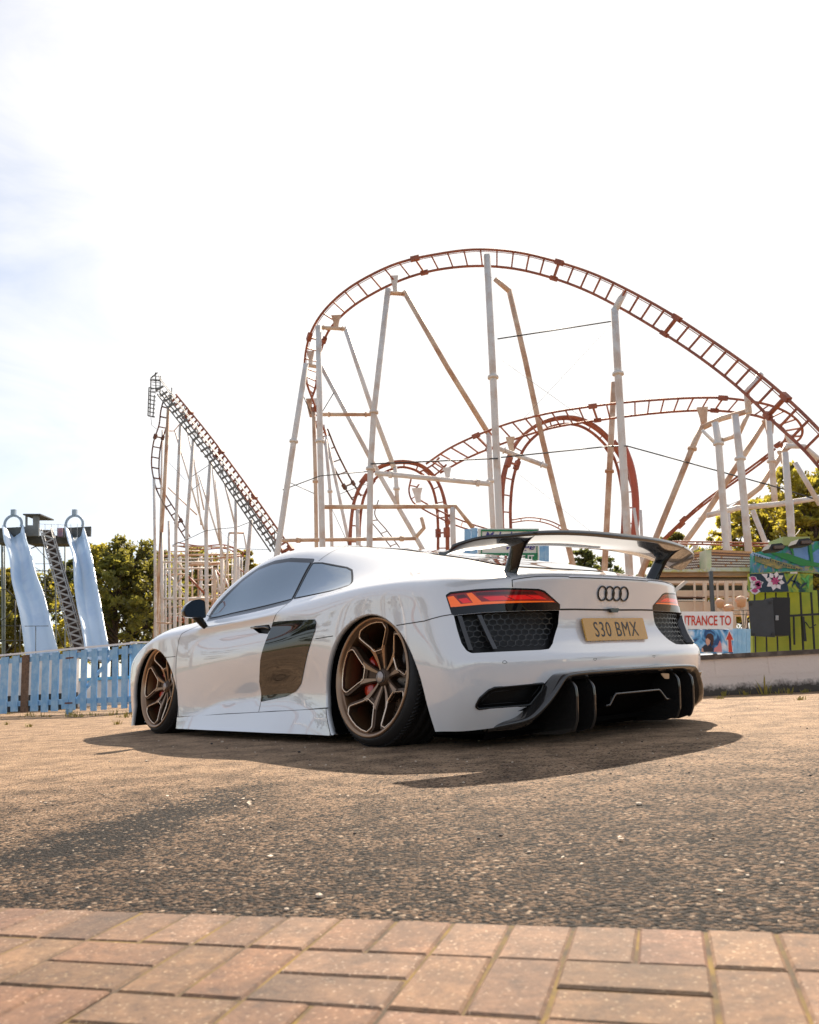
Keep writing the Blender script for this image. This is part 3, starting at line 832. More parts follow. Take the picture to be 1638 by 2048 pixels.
# --- rear wing on two uprights
wing_secs = [(0, -.895, .966, -.600, .958), (.20, -.892, .967, -.600, .956), (.40, -.882, .963, -.596, .947), (.60, -.856, .952, -.586, .930), (.75, -.815, .937, -.568, .912), (.86, -.765, .930, -.550, .897), (.93, -.705, .912, -.545, .884), (.955, -.665, .900, -.57, .879)]
bm = bmesh.new(); rows_ = []
full = [(-s[0],)+s[1:] for s in reversed(wing_secs[1:])]+wing_secs
fullp = catmull([Vector((s[0], s[1], s[2])) for s in full], 3); fulll = catmull([Vector((s[0], s[3], s[4])) for s in full], 3)
for a, b in zip(fullp, fulll):
    y = a.x; T_ = Vector((a.y, y, a.z)); L_ = Vector((b.y, b.x, b.z)); d = T_-L_; c = d.length
    up_ = Vector((0, 0, 1)); e = 1-abs(y)/1.05
    th = .020*max(e, .2)**.4
    prof = []
    for (t, hu) in ((0, 0), (.03, .45), (.15, .95), (.40, 1.0), (.75, .55), (.97, .45), (1.0, .85), (1.02, .85), (1.015, -.45), (.97, -.35), (.75, -.42), (.45, -.62), (.15, -.5), (.04, -.3)):
        sag = -.022*math.sin(math.pi*t*.9)
        prof.append(bm.verts.new(L_+d*t+up_*(hu*th+sag)))
    rows_.append(prof)
for i in range(len(rows_)-1):
    for q in range(len(rows_[0])):
        r2 = (q+1) % len(rows_[0])
        f = bm.faces.new((rows_[i][q], rows_[i+1][q], rows_[i+1][r2], rows_[i][r2])); f.smooth = True
bm.faces.new(rows_[0]); bm.faces.new(list(reversed(rows_[-1])))
bmesh.ops.recalc_face_normals(bm, faces=bm.faces)
wing = obj('rear_wing', bm, M_CARBON, car)
for s in (1, -1):
    bm = bmesh.new(); rows_ = []
    lev = [(-.585, -.690, .770, .576, .024), (-.600, -.700, .785, .577, .022), (-.632, -.728, .83, .582, .018), (-.668, -.765, .885, .590, .017), (-.685, -.810, .920, .597, .020), (-.670, -.850, .938, .602, .030), (-.645, -.870, .950, .606, .060)]
    lp = catmull([Vector((a, b, z)) for (a, b, z, y, t) in lev], 3); lq = catmull([Vector((y, t, 0)) for (a, b, z, y, t) in lev], 3)
    for p, q_ in zip(lp, lq):
        ring = []
        for k in range(14):
            an = 2*math.pi*k/14; cx = (p.x+p.y)/2; hx = (p.x-p.y)/2
            ring.append(bm.verts.new((cx+hx*math.cos(an), s*(q_.x+q_.y*.6*math.sin(an)), p.z)))
        rows_.append(ring)
    for i in range(len(rows_)-1):
        for k in range(14):
            f = bm.faces.new((rows_[i][k], rows_[i][(k+1) % 14], rows_[i+1][(k+1) % 14], rows_[i+1][k])); f.smooth = True
    bmesh.ops.recalc_face_normals(bm, faces=bm.faces)
    obj('wing_upright', bm, M_BLACK, wing)

# --- diffuser
DP = [(-.62,.800,.078),(-.68,.775,.088),(-.745,.745,.102),(-.815,.680,.125),(-.862,.622,.185),(-.885,.572,.245),(-.893,.538,.283),(-.898,.500,.300),(-.902,.38,.306),(-.905,.2,.308),(-.905,0,.309)]
left = [Vector(p) for p in DP]; path = left+[Vector((p.x, -p.y, p.z)) for p in reversed(left[:-1])]
path = catmull(path, 4)
bm = bmesh.new(); rows_ = []
for i, p in enumerate(path):
    a, b = path[max(i-1, 0)], path[min(i+1, len(path)-1)]
    t = (b-a).normalized(); X = Vector((1, 0, 0)); n = t.cross(X).normalized()
    if n.z*1.0 < 0 and abs(p.y) < .5: n = -n
    n_out = Vector((0, p.y, (p.z-.05)*2.2)).normalized()
    if n.dot(n_out) < 0: n = -n
    tp_ = min(1.0, min(i, len(path)-1-i)/9.0); wv = .028 if abs(p.y) < .55 else .030*(.35+.65*tp_)
    prof = [(.09, .010), (.015, .010), (-.004, .006), (-.009, 0), (-.006, -.008), (.004, -.014), (.022, -wv), (.09, -wv-.004)]
    rows_.append([bm.verts.new(p+X*c0+n*c1) for (c0, c1) in prof])
for i in range(len(rows_)-1):
    for q in range(len(rows_[0])-1):
        f = bm.faces.new((rows_[i][q], rows_[i][q+1], rows_[i+1][q+1], rows_[i+1][q])); f.smooth = True
bmesh.ops.recalc_face_normals(bm, faces=bm.faces)
diff = obj('rear_diffuser', bm, M_CARBON, car)
bm = bmesh.new()
dw = [(.60, .29), (.60, .05)]
ys = [.80, .62, .56, 0, -.56, -.62, -.80]
zt = {.80: .10, .62: .19, .56: .29, 0: .295}
tp = [bm.verts.new((-.80 if abs(y) < .7 else -.66, y, zt[abs(y)])) for y in ys]; lo_ = [bm.verts.new((-.62, y, .035)) for y in ys]; fr = [bm.verts.new((-.1, y*.9, .035)) for y in ys]
for i in range(len(ys)-1):
    bm.faces.new((tp[i], tp[i+1], lo_[i+1], lo_[i])); bm.faces.new((lo_[i], lo_[i+1], fr[i+1], fr[i]))
obj('diffuser_tunnel', bm, M_WELL, diff)
for y in (.47, .345, -.345, -.47):
    bm = bmesh.new()
    prof = [(-.70, .285), (-.84, .280), (-.880, .268), (-.900, .245), (-.902, .20), (-.892, .10), (-.870, .055), (-.80, .035), (-.60, .030)]
    prof = fillet(prof, [0, .01, .02, .03, .05, .05, .03, .03, 0], 3)
    add_prism(bm, prof, (0, y+.005, 0), (1, 0, 0), (0, 0, 1), .010)
    bmesh.ops.recalc_face_normals(bm, faces=bm.faces)
    edges_ = [Vector((p[0]-.001, y, p[1])) for p in prof if p[0] < -.84 and p[1] > .05]
    add_tube(bm, edges_, .0075, 8)
    obj('diffuser_fin', bm, M_CARBON, diff)
bm = bmesh.new()
cp = fillet([(-.26,.150),(-.23,.152),(-.188,.192),(-.175,.200),(.175,.200),(.188,.192),(.23,.152),(.26,.150),(.26,.05),(-.26,.05)], [.0,.01,.01,.01,.01,.01,.01,0,0,0], 3)
tops = [p for p in cp if p[1] > .149]
va = [bm.verts.new((-.892, p[0], p[1]-.004)) for p in tops]; vb = [bm.verts.new((-.80, p[0], p[1]-.03)) for p in tops]; vc = [bm.verts.new((-.60, p[0]*.95, .04)) for p in tops]
for i in range(len(tops)-1):
    bm.faces.new((va[i], va[i+1], vb[i+1], vb[i])); bm.faces.new((vb[i], vb[i+1], vc[i+1], vc[i]))
bmesh.ops.recalc_face_normals(bm, faces=bm.faces)
add_tube(bm, [Vector((-.896, p[0], p[1]-.002)) for p in cp if p[1] > .149], .005, 8, mi=1)
obj('diffuser_centre', bm, [M_WELL, M_CARBON], diff)
bm = bmesh.new(); add_prism(bm, fillet([(-.29,.272),(-.215,.277),(-.235,.258),(-.25,.248),(-.285,.246)], .004, 2), (-.886, 0, 0), (0, 1, 0), (0, 0, 1), -.004)
obj('diffuser_badge', bm, mat('badge_tan', (.42, .30, .19), .4, metal=.5), diff)

# --- number plate, badge, camera
bm = bmesh.new()
nx = Vector((-.985, 0, .17)).normalized(); plz = Vector((.17, 0, .985)).normalized(); ply = Vector((0, -1, 0))
pc = Vector((-.800, -.008, .508))
add_prism(bm, fillet([(-.25,-.0565),(.25,-.0565),(.25,.0565),(-.25,.0565)], .010, 3), pc-nx*.008, ply, plz, .008)
bmesh.ops.recalc_face_normals(bm, faces=bm.faces)
def plate_mat():
    m = mat('plate_yellow', (.66, .33, .012), .2, coat=.8)
    return m
plate = obj('number_plate', bm, plate_mat(), car)
Mp = Matrix.Translation(pc+nx*.0010) @ Matrix((ply, plz, nx)).transposed().to_4x4()
tb = text_bm('S30 BMX', .108, 0.0, sx=.80, align='CENTER', bold=.0, spacing=1.12)
bmesh.ops.translate(tb, vec=(0, -.0375, 0), verts=tb.verts); bmesh.ops.transform(tb, matrix=Mp, verts=tb.verts)
obj('plate_characters', tb, mat('plate_ink', (.03, .028, .025), .4), plate)
for k in range(4):
    bm = bmesh.new(); cy = -.018+.0892-.0595*k
    pts_ = []
    for q in range(36):
        t = 2*math.pi*q/36; o_ = Vector((-2, cy+.0345*math.cos(t), .686+.0345*math.sin(t)))
        h = SKB.ray_cast(o_, Vector((1, 0, 0))); pts_.append(h[0]+Vector((-.004, 0, 0)))
    add_tube(bm, pts_, .0045, 8, closed=True, cap=False)
    obj('badge_ring', bm, M_BLACK, car, smooth=True)
bm = bmesh.new()
add_prism(bm, fillet([(-.042,0),(.042,0),(.022,-.022),(-.022,-.022)], .006, 2), (-.785, -.008, .612), (0, 1, 0), (0, 0, 1), -.018)
bmesh.ops.recalc_face_normals(bm, faces=bm.faces)
obj('reversing_camera', bm, M_BLACK, car)

# --- door mirrors
for s in (1, -1):
    OUT = fillet([(.915,.905),(.958,.915),(1.01,.905),(1.055,.872),(1.078,.835),(1.07,.800),(1.045,.790),(.97,.785),(.905,.785)], [.02,.03,.04,.05,.03,.02,.03,.03,.012], 4)
    cyz = (.985, .845)
    bm = bmesh.new(); rows_ = []
    for (x, sc_) in ((1.90, .90), (1.893, .97), (1.905, 1.0), (1.94, .99), (1.965, .90), (1.985, .72), (1.995, .45), (1.998, .1)):
        rows_.append([bm.verts.new((x-(p[0]-.98)*.12, s*(cyz[0]+(p[0]-cyz[0])*sc_), cyz[1]+(p[1]-cyz[1])*sc_)) for p in OUT])
    n = len(OUT)
    for i in range(len(rows_)-1):
        for k in range(n): f = bm.faces.new((rows_[i][k], rows_[i][(k+1) % n], rows_[i+1][(k+1) % n], rows_[i+1][k])); f.smooth = True
    bm.faces.new(rows_[-1])
    bmesh.ops.recalc_face_normals(bm, faces=bm.faces)
    mh = obj('door_mirror', bm, M_BLACK, car)
    bm = bmesh.new(); bm.faces.new([bm.verts.new((1.899-(p[0]-.98)*.12, s*(cyz[0]+(p[0]-cyz[0])*.91), cyz[1]+(p[1]-cyz[1])*.91)) for p in OUT])
    if bm.faces: 
        bm.normal_update()
        for f in bm.faces:
            if f.normal.x > 0: f.normal_flip()
    obj('mirror_glass', bm, M_MIRROR, mh)
    bm = bmesh.new(); rows_ = []
    for (x, y, z, hx, hy) in ((1.94, .962, .795, .040, .040), (1.935, .945, .775, .038, .033), (1.925, .915, .735, .034, .024), (1.92, .890, .708, .034, .020)):
        rows_.append([bm.verts.new((x+hx*math.cos(2*math.pi*k/12), s*(y+hy*math.sin(2*math.pi*k/12)), z)) for k in range(12)])
    for i in range(3):
        for k in range(12): bm.faces.new((rows_[i][k], rows_[i][(k+1) % 12], rows_[i+1][(k+1) % 12], rows_[i+1][k]))
    bmesh.ops.recalc_face_normals(bm, faces=bm.faces)
    obj('mirror_stalk', bm, M_SATIN, mh, smooth=True)
# ------------------------------------------------------------------ ground
def ground_mat():
    m = bpy.data.materials.new('worn_tarmac'); m.use_nodes = True; nt = m.node_tree; n = nt.nodes; l = nt.links; b = n['Principled BSDF']
    g = n.new('ShaderNodeNewGeometry')
    def N(t, **k):
        x = n.new(t)
        for a, v in k.items(): x.inputs[a].default_value = v
        l.new(g.outputs['Position'], x.inputs['Vector']); return x
    vo = N('ShaderNodeTexVoronoi', Scale=125.0); vo.feature = 'F1'
    vo2 = N('ShaderNodeTexVoronoi', Scale=420.0)
    big = N('ShaderNodeTexNoise', Scale=0.55, Detail=6.0, Roughness=0.6)
    med = N('ShaderNodeTexNoise', Scale=5.0, Detail=6.0, Roughness=0.65)
    fine = N('ShaderNodeTexNoise', Scale=90.0, Detail=5.0, Roughness=0.7)
    def M(op, x, y=None, z=None):
        q = n.new('ShaderNodeMath'); q.operation = op
        for i, v in enumerate((x, y, z)):
            if v is None: continue
            if isinstance(v, (int, float)): q.inputs[i].default_value = v
            else: l.new(v, q.inputs[i])
        return q.outputs[0]
    def MR(x, a, b_, c=0.0, d=1.0):
        q = n.new('ShaderNodeMapRange'); q.interpolation_type = 'SMOOTHSTEP'; q.inputs[1].default_value = a; q.inputs[2].default_value = b_; q.inputs[3].default_value = c; q.inputs[4].default_value = d; l.new(x, q.inputs[0]); return q.outputs[0]
    def MX(f, c1, c2, bt='MIX'):
        q = n.new('ShaderNodeMix'); q.data_type = 'RGBA'; q.blend_type = bt
        if isinstance(f, (int, float)): q.inputs[0].default_value = f
        else: l.new(f, q.inputs[0])
        for i, c in ((6, c1), (7, c2)):
            if isinstance(c, tuple): q.inputs[i].default_value = c
            else: l.new(c, q.inputs[i])
        return q.outputs[2]
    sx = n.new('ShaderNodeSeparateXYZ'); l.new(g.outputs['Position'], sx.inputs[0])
    # wear and dust farther off, plus backlit brightness put into the colour; coarser dark tar next to the paving
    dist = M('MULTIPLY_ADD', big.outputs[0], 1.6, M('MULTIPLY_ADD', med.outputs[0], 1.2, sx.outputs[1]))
    worn_backlit = MR(dist, 2.5, 5.6)
    # an old oily streak
    sa, sb_ = gnd(20, 1745), gnd(500, 1570); sc = (sa+sb_)/2; sl = (sb_-sa).length/2; sn = (sb_-sa).normalized()
    mpn = n.new('ShaderNodeMapping'); mpn.vector_type = 'TEXTURE'; mpn.inputs['Location'].default_value = sc; mpn.inputs['Rotation'].default_value = (0, 0, math.atan2(sn.y, sn.x)); mpn.inputs['Scale'].default_value = (sl*1.1, .17, 1)
    l.new(g.outputs['Position'], mpn.inputs[0]); ln = n.new('ShaderNodeVectorMath'); ln.operation = 'LENGTH'; l.new(mpn.outputs[0], ln.inputs[0])
    streak = MR(M('ADD', ln.outputs['Value'], M('MULTIPLY', med.outputs[0], 1.3)), 1.05, 1.95, 1.0, 0.0)
    sp = n.new('ShaderNodeSeparateColor'); l.new(vo.outputs['Color'], sp.inputs[0])
    grain = M('ADD', M('MULTIPLY', sp.outputs[0], .55), M('MULTIPLY', fine.outputs[0], .9))
    mottle = N('ShaderNodeTexNoise', Scale=26.0, Detail=4.0, Roughness=0.7)
    grain = M('ADD', grain, M('MULTIPLY', mottle.outputs[0], .7))
    thr = M('MULTIPLY_ADD', worn_backlit, -.31, 1.13)
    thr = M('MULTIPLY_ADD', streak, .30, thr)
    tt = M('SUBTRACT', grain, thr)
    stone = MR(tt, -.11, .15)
    stonec = MX(worn_backlit, (0.165, 0.105, 0.066, 1), (0.43, 0.285, 0.175, 1))
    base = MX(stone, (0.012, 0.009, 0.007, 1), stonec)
    hi = MR(sp.outputs[1], .955, .98); base = MX(M('MULTIPLY', hi, .7), base, (0.55, 0.42, 0.30, 1))
    pat = MR(med.outputs[0], .36, .62, .62, 1.08)
    cmb = n.new('ShaderNodeCombineColor')
    for i in range(3): l.new(pat, cmb.inputs[i])
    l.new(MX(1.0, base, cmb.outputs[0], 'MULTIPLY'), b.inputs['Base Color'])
    b.inputs['Roughness'].default_value = 0.75; b.inputs['Specular IOR Level'].default_value = 0.15
    h = n.new('ShaderNodeMath'); h.operation = 'MULTIPLY_ADD'; h.inputs[1].default_value = -1.0; l.new(vo.outputs['Distance'], h.inputs[0]); l.new(fine.outputs[0], h.inputs[2])
    bp = n.new('ShaderNodeBump'); bp.inputs['Strength'].default_value = 1.0; bp.inputs['Distance'].default_value = 0.011; l.new(h.outputs[0], bp.inputs['Height'])
    bp2 = n.new('ShaderNodeBump'); bp2.inputs['Strength'].default_value = 0.5; bp2.inputs['Distance'].default_value = 0.02; l.new(med.outputs[0], bp2.inputs['Height']); l.new(bp.outputs[0], bp2.inputs['Normal'])
    l.new(bp2.outputs[0], b.inputs['Normal'])
    return m
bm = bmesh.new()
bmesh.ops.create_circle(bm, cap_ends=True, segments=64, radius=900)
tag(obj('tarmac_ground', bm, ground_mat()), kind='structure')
# block paving in the foreground, basket weave with a soldier course along its edge
e0 = gnd(0, 1826); e1 = gnd(1638, 1884)
ed = (e1-e0); ed.z = 0; ed.normalize(); en = Vector((ed.y, -ed.x, 0))      # en points towards the camera
if en.y > 0: en = -en
def brick_mat():
    m = bpy.data.materials.new('clay_brick'); m.use_nodes = True; n = m.node_tree.nodes; l = m.node_tree.links; b = n['Principled BSDF']
    at_ = n.new('ShaderNodeAttribute'); at_.attribute_name = 'tone'
    g = n.new('ShaderNodeNewGeometry')
    n1 = n.new('ShaderNodeTexNoise'); n1.inputs['Scale'].default_value = 46; n1.inputs['Detail'].default_value = 9; n1.inputs['Roughness'].default_value = .8
    vo = n.new('ShaderNodeTexVoronoi'); vo.inputs['Scale'].default_value = 300
    for q in (n1, vo): l.new(g.outputs['Position'], q.inputs['Vector'])
    cr = n.new('ShaderNodeValToRGB'); e = cr.color_ramp.elements
    e[0].position = .30; e[0].color = (.070, .036, .020, 1); e[1].position = .74; e[1].color = (.315, .178, .096, 1)
    q = e.new(.5); q.color = (.195, .104, .056, 1)
    l.new(n1.outputs[0], cr.inputs[0])
    gr = n.new('ShaderNodeValToRGB'); e = gr.color_ramp.elements; e[0].position = .93; e[0].color = (0, 0, 0, 1); e[1].position = .99; e[1].color = (1, 1, 1, 1)
    sp = n.new('ShaderNodeSeparateColor'); l.new(vo.outputs['Color'], sp.inputs[0]); l.new(sp.outputs[1], gr.inputs[0])
    mg = n.new('ShaderNodeMix'); mg.data_type = 'RGBA'; mg.inputs[7].default_value = (.40, .28, .19, 1); l.new(gr.outputs[0], mg.inputs[0]); l.new(cr.outputs[0], mg.inputs[6])
    mm = n.new('ShaderNodeMix'); mm.data_type = 'RGBA'; mm.blend_type = 'MULTIPLY'; mm.inputs[0].default_value = 1
    l.new(mg.outputs[2], mm.inputs[6]); l.new(at_.outputs['Color'], mm.inputs[7]); 
    n3 = n.new('ShaderNodeTexNoise'); n3.inputs['Scale'].default_value = 7; n3.inputs['Detail'].default_value = 6; n3.inputs['Roughness'].default_value = .7; l.new(g.outputs['Position'], n3.inputs['Vector'])
    r3 = n.new('ShaderNodeMapRange'); r3.inputs[1].default_value = .38; r3.inputs[2].default_value = .62; r3.inputs[3].default_value = .62; r3.inputs[4].default_value = 1.12; l.new(n3.outputs[0], r3.inputs[0])
    c3 = n.new('ShaderNodeCombineColor')
    for i in range(3): l.new(r3.outputs[0], c3.inputs[i])
    m3 = n.new('ShaderNodeMix'); m3.data_type = 'RGBA'; m3.blend_type = 'MULTIPLY'; m3.inputs[0].default_value = 1; l.new(mm.outputs[2], m3.inputs[6]); l.new(c3.outputs[0], m3.inputs[7]); l.new(m3.outputs[2], b.inputs['Base Color'])
    b.inputs['Roughness'].default_value = .75
    bp = n.new('ShaderNodeBump'); bp.inputs['Distance'].default_value = .003; bp.inputs['Strength'].default_value = .9; l.new(n1.outputs[0], bp.inputs['Height']); l.new(bp.outputs[0], b.inputs['Normal'])
    return m
BW = .0835
bm = bmesh.new(); tone = bm.loops.layers.color.new('tone'); rng = random.Random(3)
def brick(u0, v0, du, dv):
    g_ = .0019; j = lambda: rng.uniform(-.0012, .0012)
    z1 = .010+rng.uniform(-.0012, .0012); bev = .0035
    c = [(u0+g_+j(), v0+g_+j()), (u0+du-g_+j(), v0+g_+j()), (u0+du-g_+j(), v0+dv-g_+j()), (u0+g_+j(), v0+dv-g_+j())]
    cx_, cy_ = u0+du/2, v0+dv/2
    W = lambda p, z: e0+ed*p[0]+en*p[1]+Vector((0, 0, z))
    ci = [(p[0]+(bev if p[0] < cx_ else -bev), p[1]+(bev if p[1] < cy_ else -bev)) for p in c]
    A = [bm.verts.new(W(p, .001)) for p in c]; B = [bm.verts.new(W(p, z1-bev*.8)) for p in c]; T_ = [bm.verts.new(W(p, z1)) for p in ci]
    f0 = rng.uniform(.84, 1.10); r_ = rng.uniform(.97, 1.04); gcol = (f0*r_, f0*.97, f0*rng.uniform(.88, .98), 1)
    if rng.random() < .12: gcol = tuple(v*.88 for v in gcol[:3])+(1,)
    fs = [bm.faces.new(T_)]
    for i in range(4):
        k = (i+1) % 4
        fs.append(bm.faces.new((B[i], B[k], T_[k], T_[i]))); fs.append(bm.faces.new((A[i], A[k], B[k], B[i])))
    for f in fs:
        for lp in f.loops: lp[tone] = gcol
u_lo, u_hi = -2.4, 3.6
k = 0; u = u_lo
while u < u_hi: brick(u, 0.0, BW, BW*1.62); u += BW
row0 = BW*1.62
for jr in range(9):
    for ir in range(int((u_hi-u_lo)/(2*BW))):
        uu, vv = u_lo+ir*2*BW, row0+jr*2*BW
        if (ir+jr) % 2: brick(uu, vv, BW, 2*BW); brick(uu+BW, vv, BW, 2*BW)
        else: brick(uu, vv, 2*BW, BW); brick(uu, vv+BW, 2*BW, BW)
bmesh.ops.recalc_face_normals(bm, faces=bm.faces)
tag(obj('brick_paving', bm, brick_mat()), kind='structure')
bm = bmesh.new()   # mossy sand in the joints
q_ = [e0+ed*u_lo+en*.0, e0+ed*u_hi+en*.0, e0+ed*u_hi+en*1.64, e0+ed*u_lo+en*1.64]
bm.faces.new([bm.verts.new(p+Vector((0, 0, .0072))) for p in q_]); bmesh.ops.recalc_face_normals(bm, faces=bm.faces)
if list(bm.faces)[0].normal.z < 0: bmesh.ops.reverse_faces(bm, faces=bm.faces)
tag(obj('paving_bed', bm, mat('mossy_joint', (.06, .038, .02), .9, noise=(9, .7, (.26, .16, .015)))), kind='structure')
# loose grit and small stones on the tarmac
bm = bmesh.new(); rng = random.Random(11)
for k in range(420):
    x, y = rng.uniform(-2.2, 2.6), rng.uniform(.75, 5.5)
    r_ = rng.uniform(.0016, .0045)*(1.0 if rng.random() < .93 else 1.8)
    g = bmesh.ops.create_icosphere(bm, subdivisions=1, radius=r_, matrix=Matrix.Translation((x, y, r_*.5)) @ Matrix.Rotation(rng.uniform(0, 6), 4, 'Z') @ Matrix.Diagonal((1.3, 1, .7, 1)))
    mi_ = 0 if rng.random() < .8 else 1
    for v in g['verts']:
        for f in v.link_faces: f.material_index = mi_
for k in range(46):      # pale flakes of litter and leaves
    if k < 22: c_ = gnd(495+rng.gauss(0, 14), 1606+rng.gauss(0, 4))
    else: c_ = gnd(rng.uniform(40, 1600), rng.uniform(1500, 1800))
    r_ = rng.uniform(.003, .009)
    vs_ = [bm.verts.new(c_+Vector((r_*rng.uniform(.5, 1)*math.cos(t), r_*rng.uniform(.5, 1)*math.sin(t), .003+rng.uniform(0, .004)))) for t in (0, 1.3, 2.6, 3.9, 5.2)]
    f = bm.faces.new(vs_); f.material_index = 0 if k % 4 else 1
tag(obj('loose_grit', bm, [mat('grit_pale', (.62, .50, .38), .8), mat('grit_dark', (.05, .04, .035), .8)]), 'pale and dark grit scattered over the tarmac around the car', 'grit', kind='stuff')
# weeds and dry grass along the fence and wall foot
M_WEED = mat('dry_weed', (.30, .24, .05), .8, noise=(9, .5, (.16, .17, .03)))
bm = bmesh.new(); rng = random.Random(5)
def tuft(x, y, h, n, sp):
    for k in range(n):
        a = rng.uniform(0, 6.28); r_ = rng.uniform(0, sp); hh = h*rng.uniform(.4, 1.1); w = .004+h*.018
        p = Vector((x+r_*math.cos(a), y+r_*math.sin(a), 0)); d = Vector((math.cos(a), math.sin(a), 0))*hh*rng.uniform(.1, .7); s = Vector((-math.sin(a), math.cos(a), 0))*w
        v = [bm.verts.new(q) for q in (p-s, p+s, p+d*.5+s*.7+Vector((0, 0, hh*.65)), p+d*.5-s*.7+Vector((0, 0, hh*.65)), p+d+Vector((0, 0, hh)))]
        bm.faces.new((v[0], v[1], v[2], v[3])); bm.faces.new((v[3], v[2], v[4]))
for k in range(26):
    g_ = gnd(rng.uniform(-30, 262), 1429+rng.uniform(-1, 6)); tuft(g_.x, g_.y, rng.uniform(.03, .10), 10, .08)
for (px_, py_, h_) in ((1530, 1389, .16), (1450, 1392, .05), (1490, 1390, .05), (1580, 1387, .06), (1610, 1385, .04), (1555, 1388, .05), (1440, 1398, .03), (60, 1454, .05), (235, 1449, .06), (12, 1450, .04), (1600, 1400, .03)):
    g_ = gnd(px_, py_); tuft(g_.x, g_.y, h_, 16, .05)
tag(obj('weeds', bm, M_WEED), 'dry weeds sprouting along the foot of the fence and the wall', 'weeds', kind='stuff')

# ------------------------------------------------------------------ picket fence on the left
M_BLUE = mat('faded_blue_paint', (.20, .42, .68), .65, noise=(9, .75, (.38, .58, .76)))
M_BLUEB = mat('bare_brown_wood', (.20, .12, .075), .8, noise=(30, .6))
M_CAPW = mat('white_capping', (.75, .76, .78), .6)
fa, fb = gnd(-40, 1434), gnd(262, 1425)
fdir = (fb-fa).normalized(); fn = Vector((fdir.y, -fdir.x, 0)); fang = math.atan2(fdir.y, fdir.x)
FH = .93
fence = thing('picket_fence', 'faded blue picket fence with white capping rail and one bare brown picket', 'fence', (0, 0, 0))
def fpx(px):   # distance along the fence of a photograph column
    d = fwd+(px-819)/F_PX*right-(1400-1024)/F_PX*up
    o = Vector((0, 0, 0)); den = d.x*fn.x+d.y*fn.y
    t = (fa.x*fn.x+fa.y*fn.y)/den
    p = Vector((d.x*t, d.y*t, 0)); return (p-fa).dot(fdir)
rng = random.Random(2)
pk = [(-22,-8),(2,16),(24.5,37.5),(44,58),(64,78),(85,98),(105,118),(126,139.5),(141,153),(163,174.5),(184,195.5),(205,215.5),(226,236.5),(245,256.5)]
for i, (a, b_) in enumerate(pk):
    s0, s1 = fpx(a), fpx(b_); w = s1-s0; c = fa+fdir*(s0+s1)/2+fn*.018
    bm = bmesh.new(); top = FH-.03+rng.uniform(-.004, .004); bot = .055+rng.uniform(-.02, .02)
    add_box(bm, (c.x, c.y, (top+bot)/2), (w, .020, top-bot), rz=fang)
    bmesh.ops.bevel(bm, geom=list(bm.edges), offset=.003, segments=1, affect='EDGES')
    o = obj('picket', bm, M_BLUEB if i == 3 else M_BLUE, fence)
    if i == 3: o['label'] = 'bare brown picket'
for z, hh in ((FH-.10, .075), (.18, .075)):
    bm = bmesh.new(); c = (fa+fb)/2-fn*.012; add_box(bm, (c.x, c.y, z), ((fb-fa).length, .035, hh), rz=fang); obj('rail', bm, M_BLUE, fence)
bm = bmesh.new(); c = (fa+fb)/2; add_box(bm, (c.x, c.y, FH), ((fb-fa).length+.03, .10, .022), rz=fang); obj('capping', bm, M_CAPW, fence)
for px_ in (131, 258):
    s0 = fpx(px_); c = fa+fdir*s0-fn*.065; bm = bmesh.new(); add_box(bm, (c.x, c.y, (FH-.02)/2), (.07, .07, FH-.02), rz=fang); obj('post', bm, M_BLUE, fence)
# gate brace
bm = bmesh.new(); add_bar(bm, fa+fdir*fpx(152)-fn*.012+Vector((0, 0, .20)), fa+fdir*fpx(226)-fn*.012+Vector((0, 0, .82)), .02, .05, upv=Vector((0, 0, 1))); obj('gate_brace', bm, M_BLUE, fence)
bm = bmesh.new()
for z in (.16, .80): add_box(bm, tuple(fa+fdir*fpx(141)+fn*.032+Vector((0, 0, z))), (.17, .006, .02), rz=fang)
obj('hinge', bm, mat('rusty_iron', (.16, .06, .03), .8), fence)
# its return running away behind the car
f2 = thing('board_fence', 'blue close-boarded fence running away behind the front wheel of the car', 'fence')
gb = Vector((fb.x+4.2, fb.y+5.5, 0)); d2 = (gb-fb).normalized(); L2 = (gb-fb).length; a2 = math.atan2(d2.y, d2.x)
for k in range(int(L2/.13)):
    c = fb+d2*(.08+k*.13); bm = bmesh.new(); add_box(bm, (c.x, c.y, FH/2+.03), (.118, .02, FH-.08), rz=a2); obj('board', bm, M_BLUE, f2)
bm = bmesh.new(); c = (fb+gb)/2; add_box(bm, (c.x, c.y, FH+.012), (L2, .08, .02), rz=a2); obj('capping', bm, M_CAPW, f2)
# pool surround seen through the pickets
M_WHITE = mat('white_render', (.72, .70, .68), .7, noise=(5, .2))
pw = thing('pool_wall', 'low white pool wall with a dark base seen through the blue pickets', 'wall')
bm = bmesh.new(); p0, p1 = at(-60, 1400, 15.5), at(150, 1400, 15.5); add_box(bm, ((p0.x+p1.x)/2, 15.5, .60), (p1.x-p0.x, .3, .62)); obj('wall', bm, M_WHITE, pw)
bm = bmesh.new(); add_box(bm, ((p0.x+p1.x)/2, 15.5, .145), (p1.x-p0.x, .26, .29)); obj('plinth', bm, mat('dark_plinth', (.03, .03, .03), .8), pw)
pw2 = thing('landing_pool', 'white curved pool edge with a blue rim beyond the fence gate', 'pool')
bm = bmesh.new(); add_lathe(bm, [(2.6, 0), (2.6, .50), (2.45, .50), (2.45, .1)], 40, M=Matrix.Translation((at(215, 1400, 19).x, 19.5, 0)) @ Matrix.Rotation(math.pi/2, 4, 'X')); bmesh.ops.recalc_face_normals(bm, faces=bm.faces); obj('pool_wall', bm, M_WHITE, pw2)
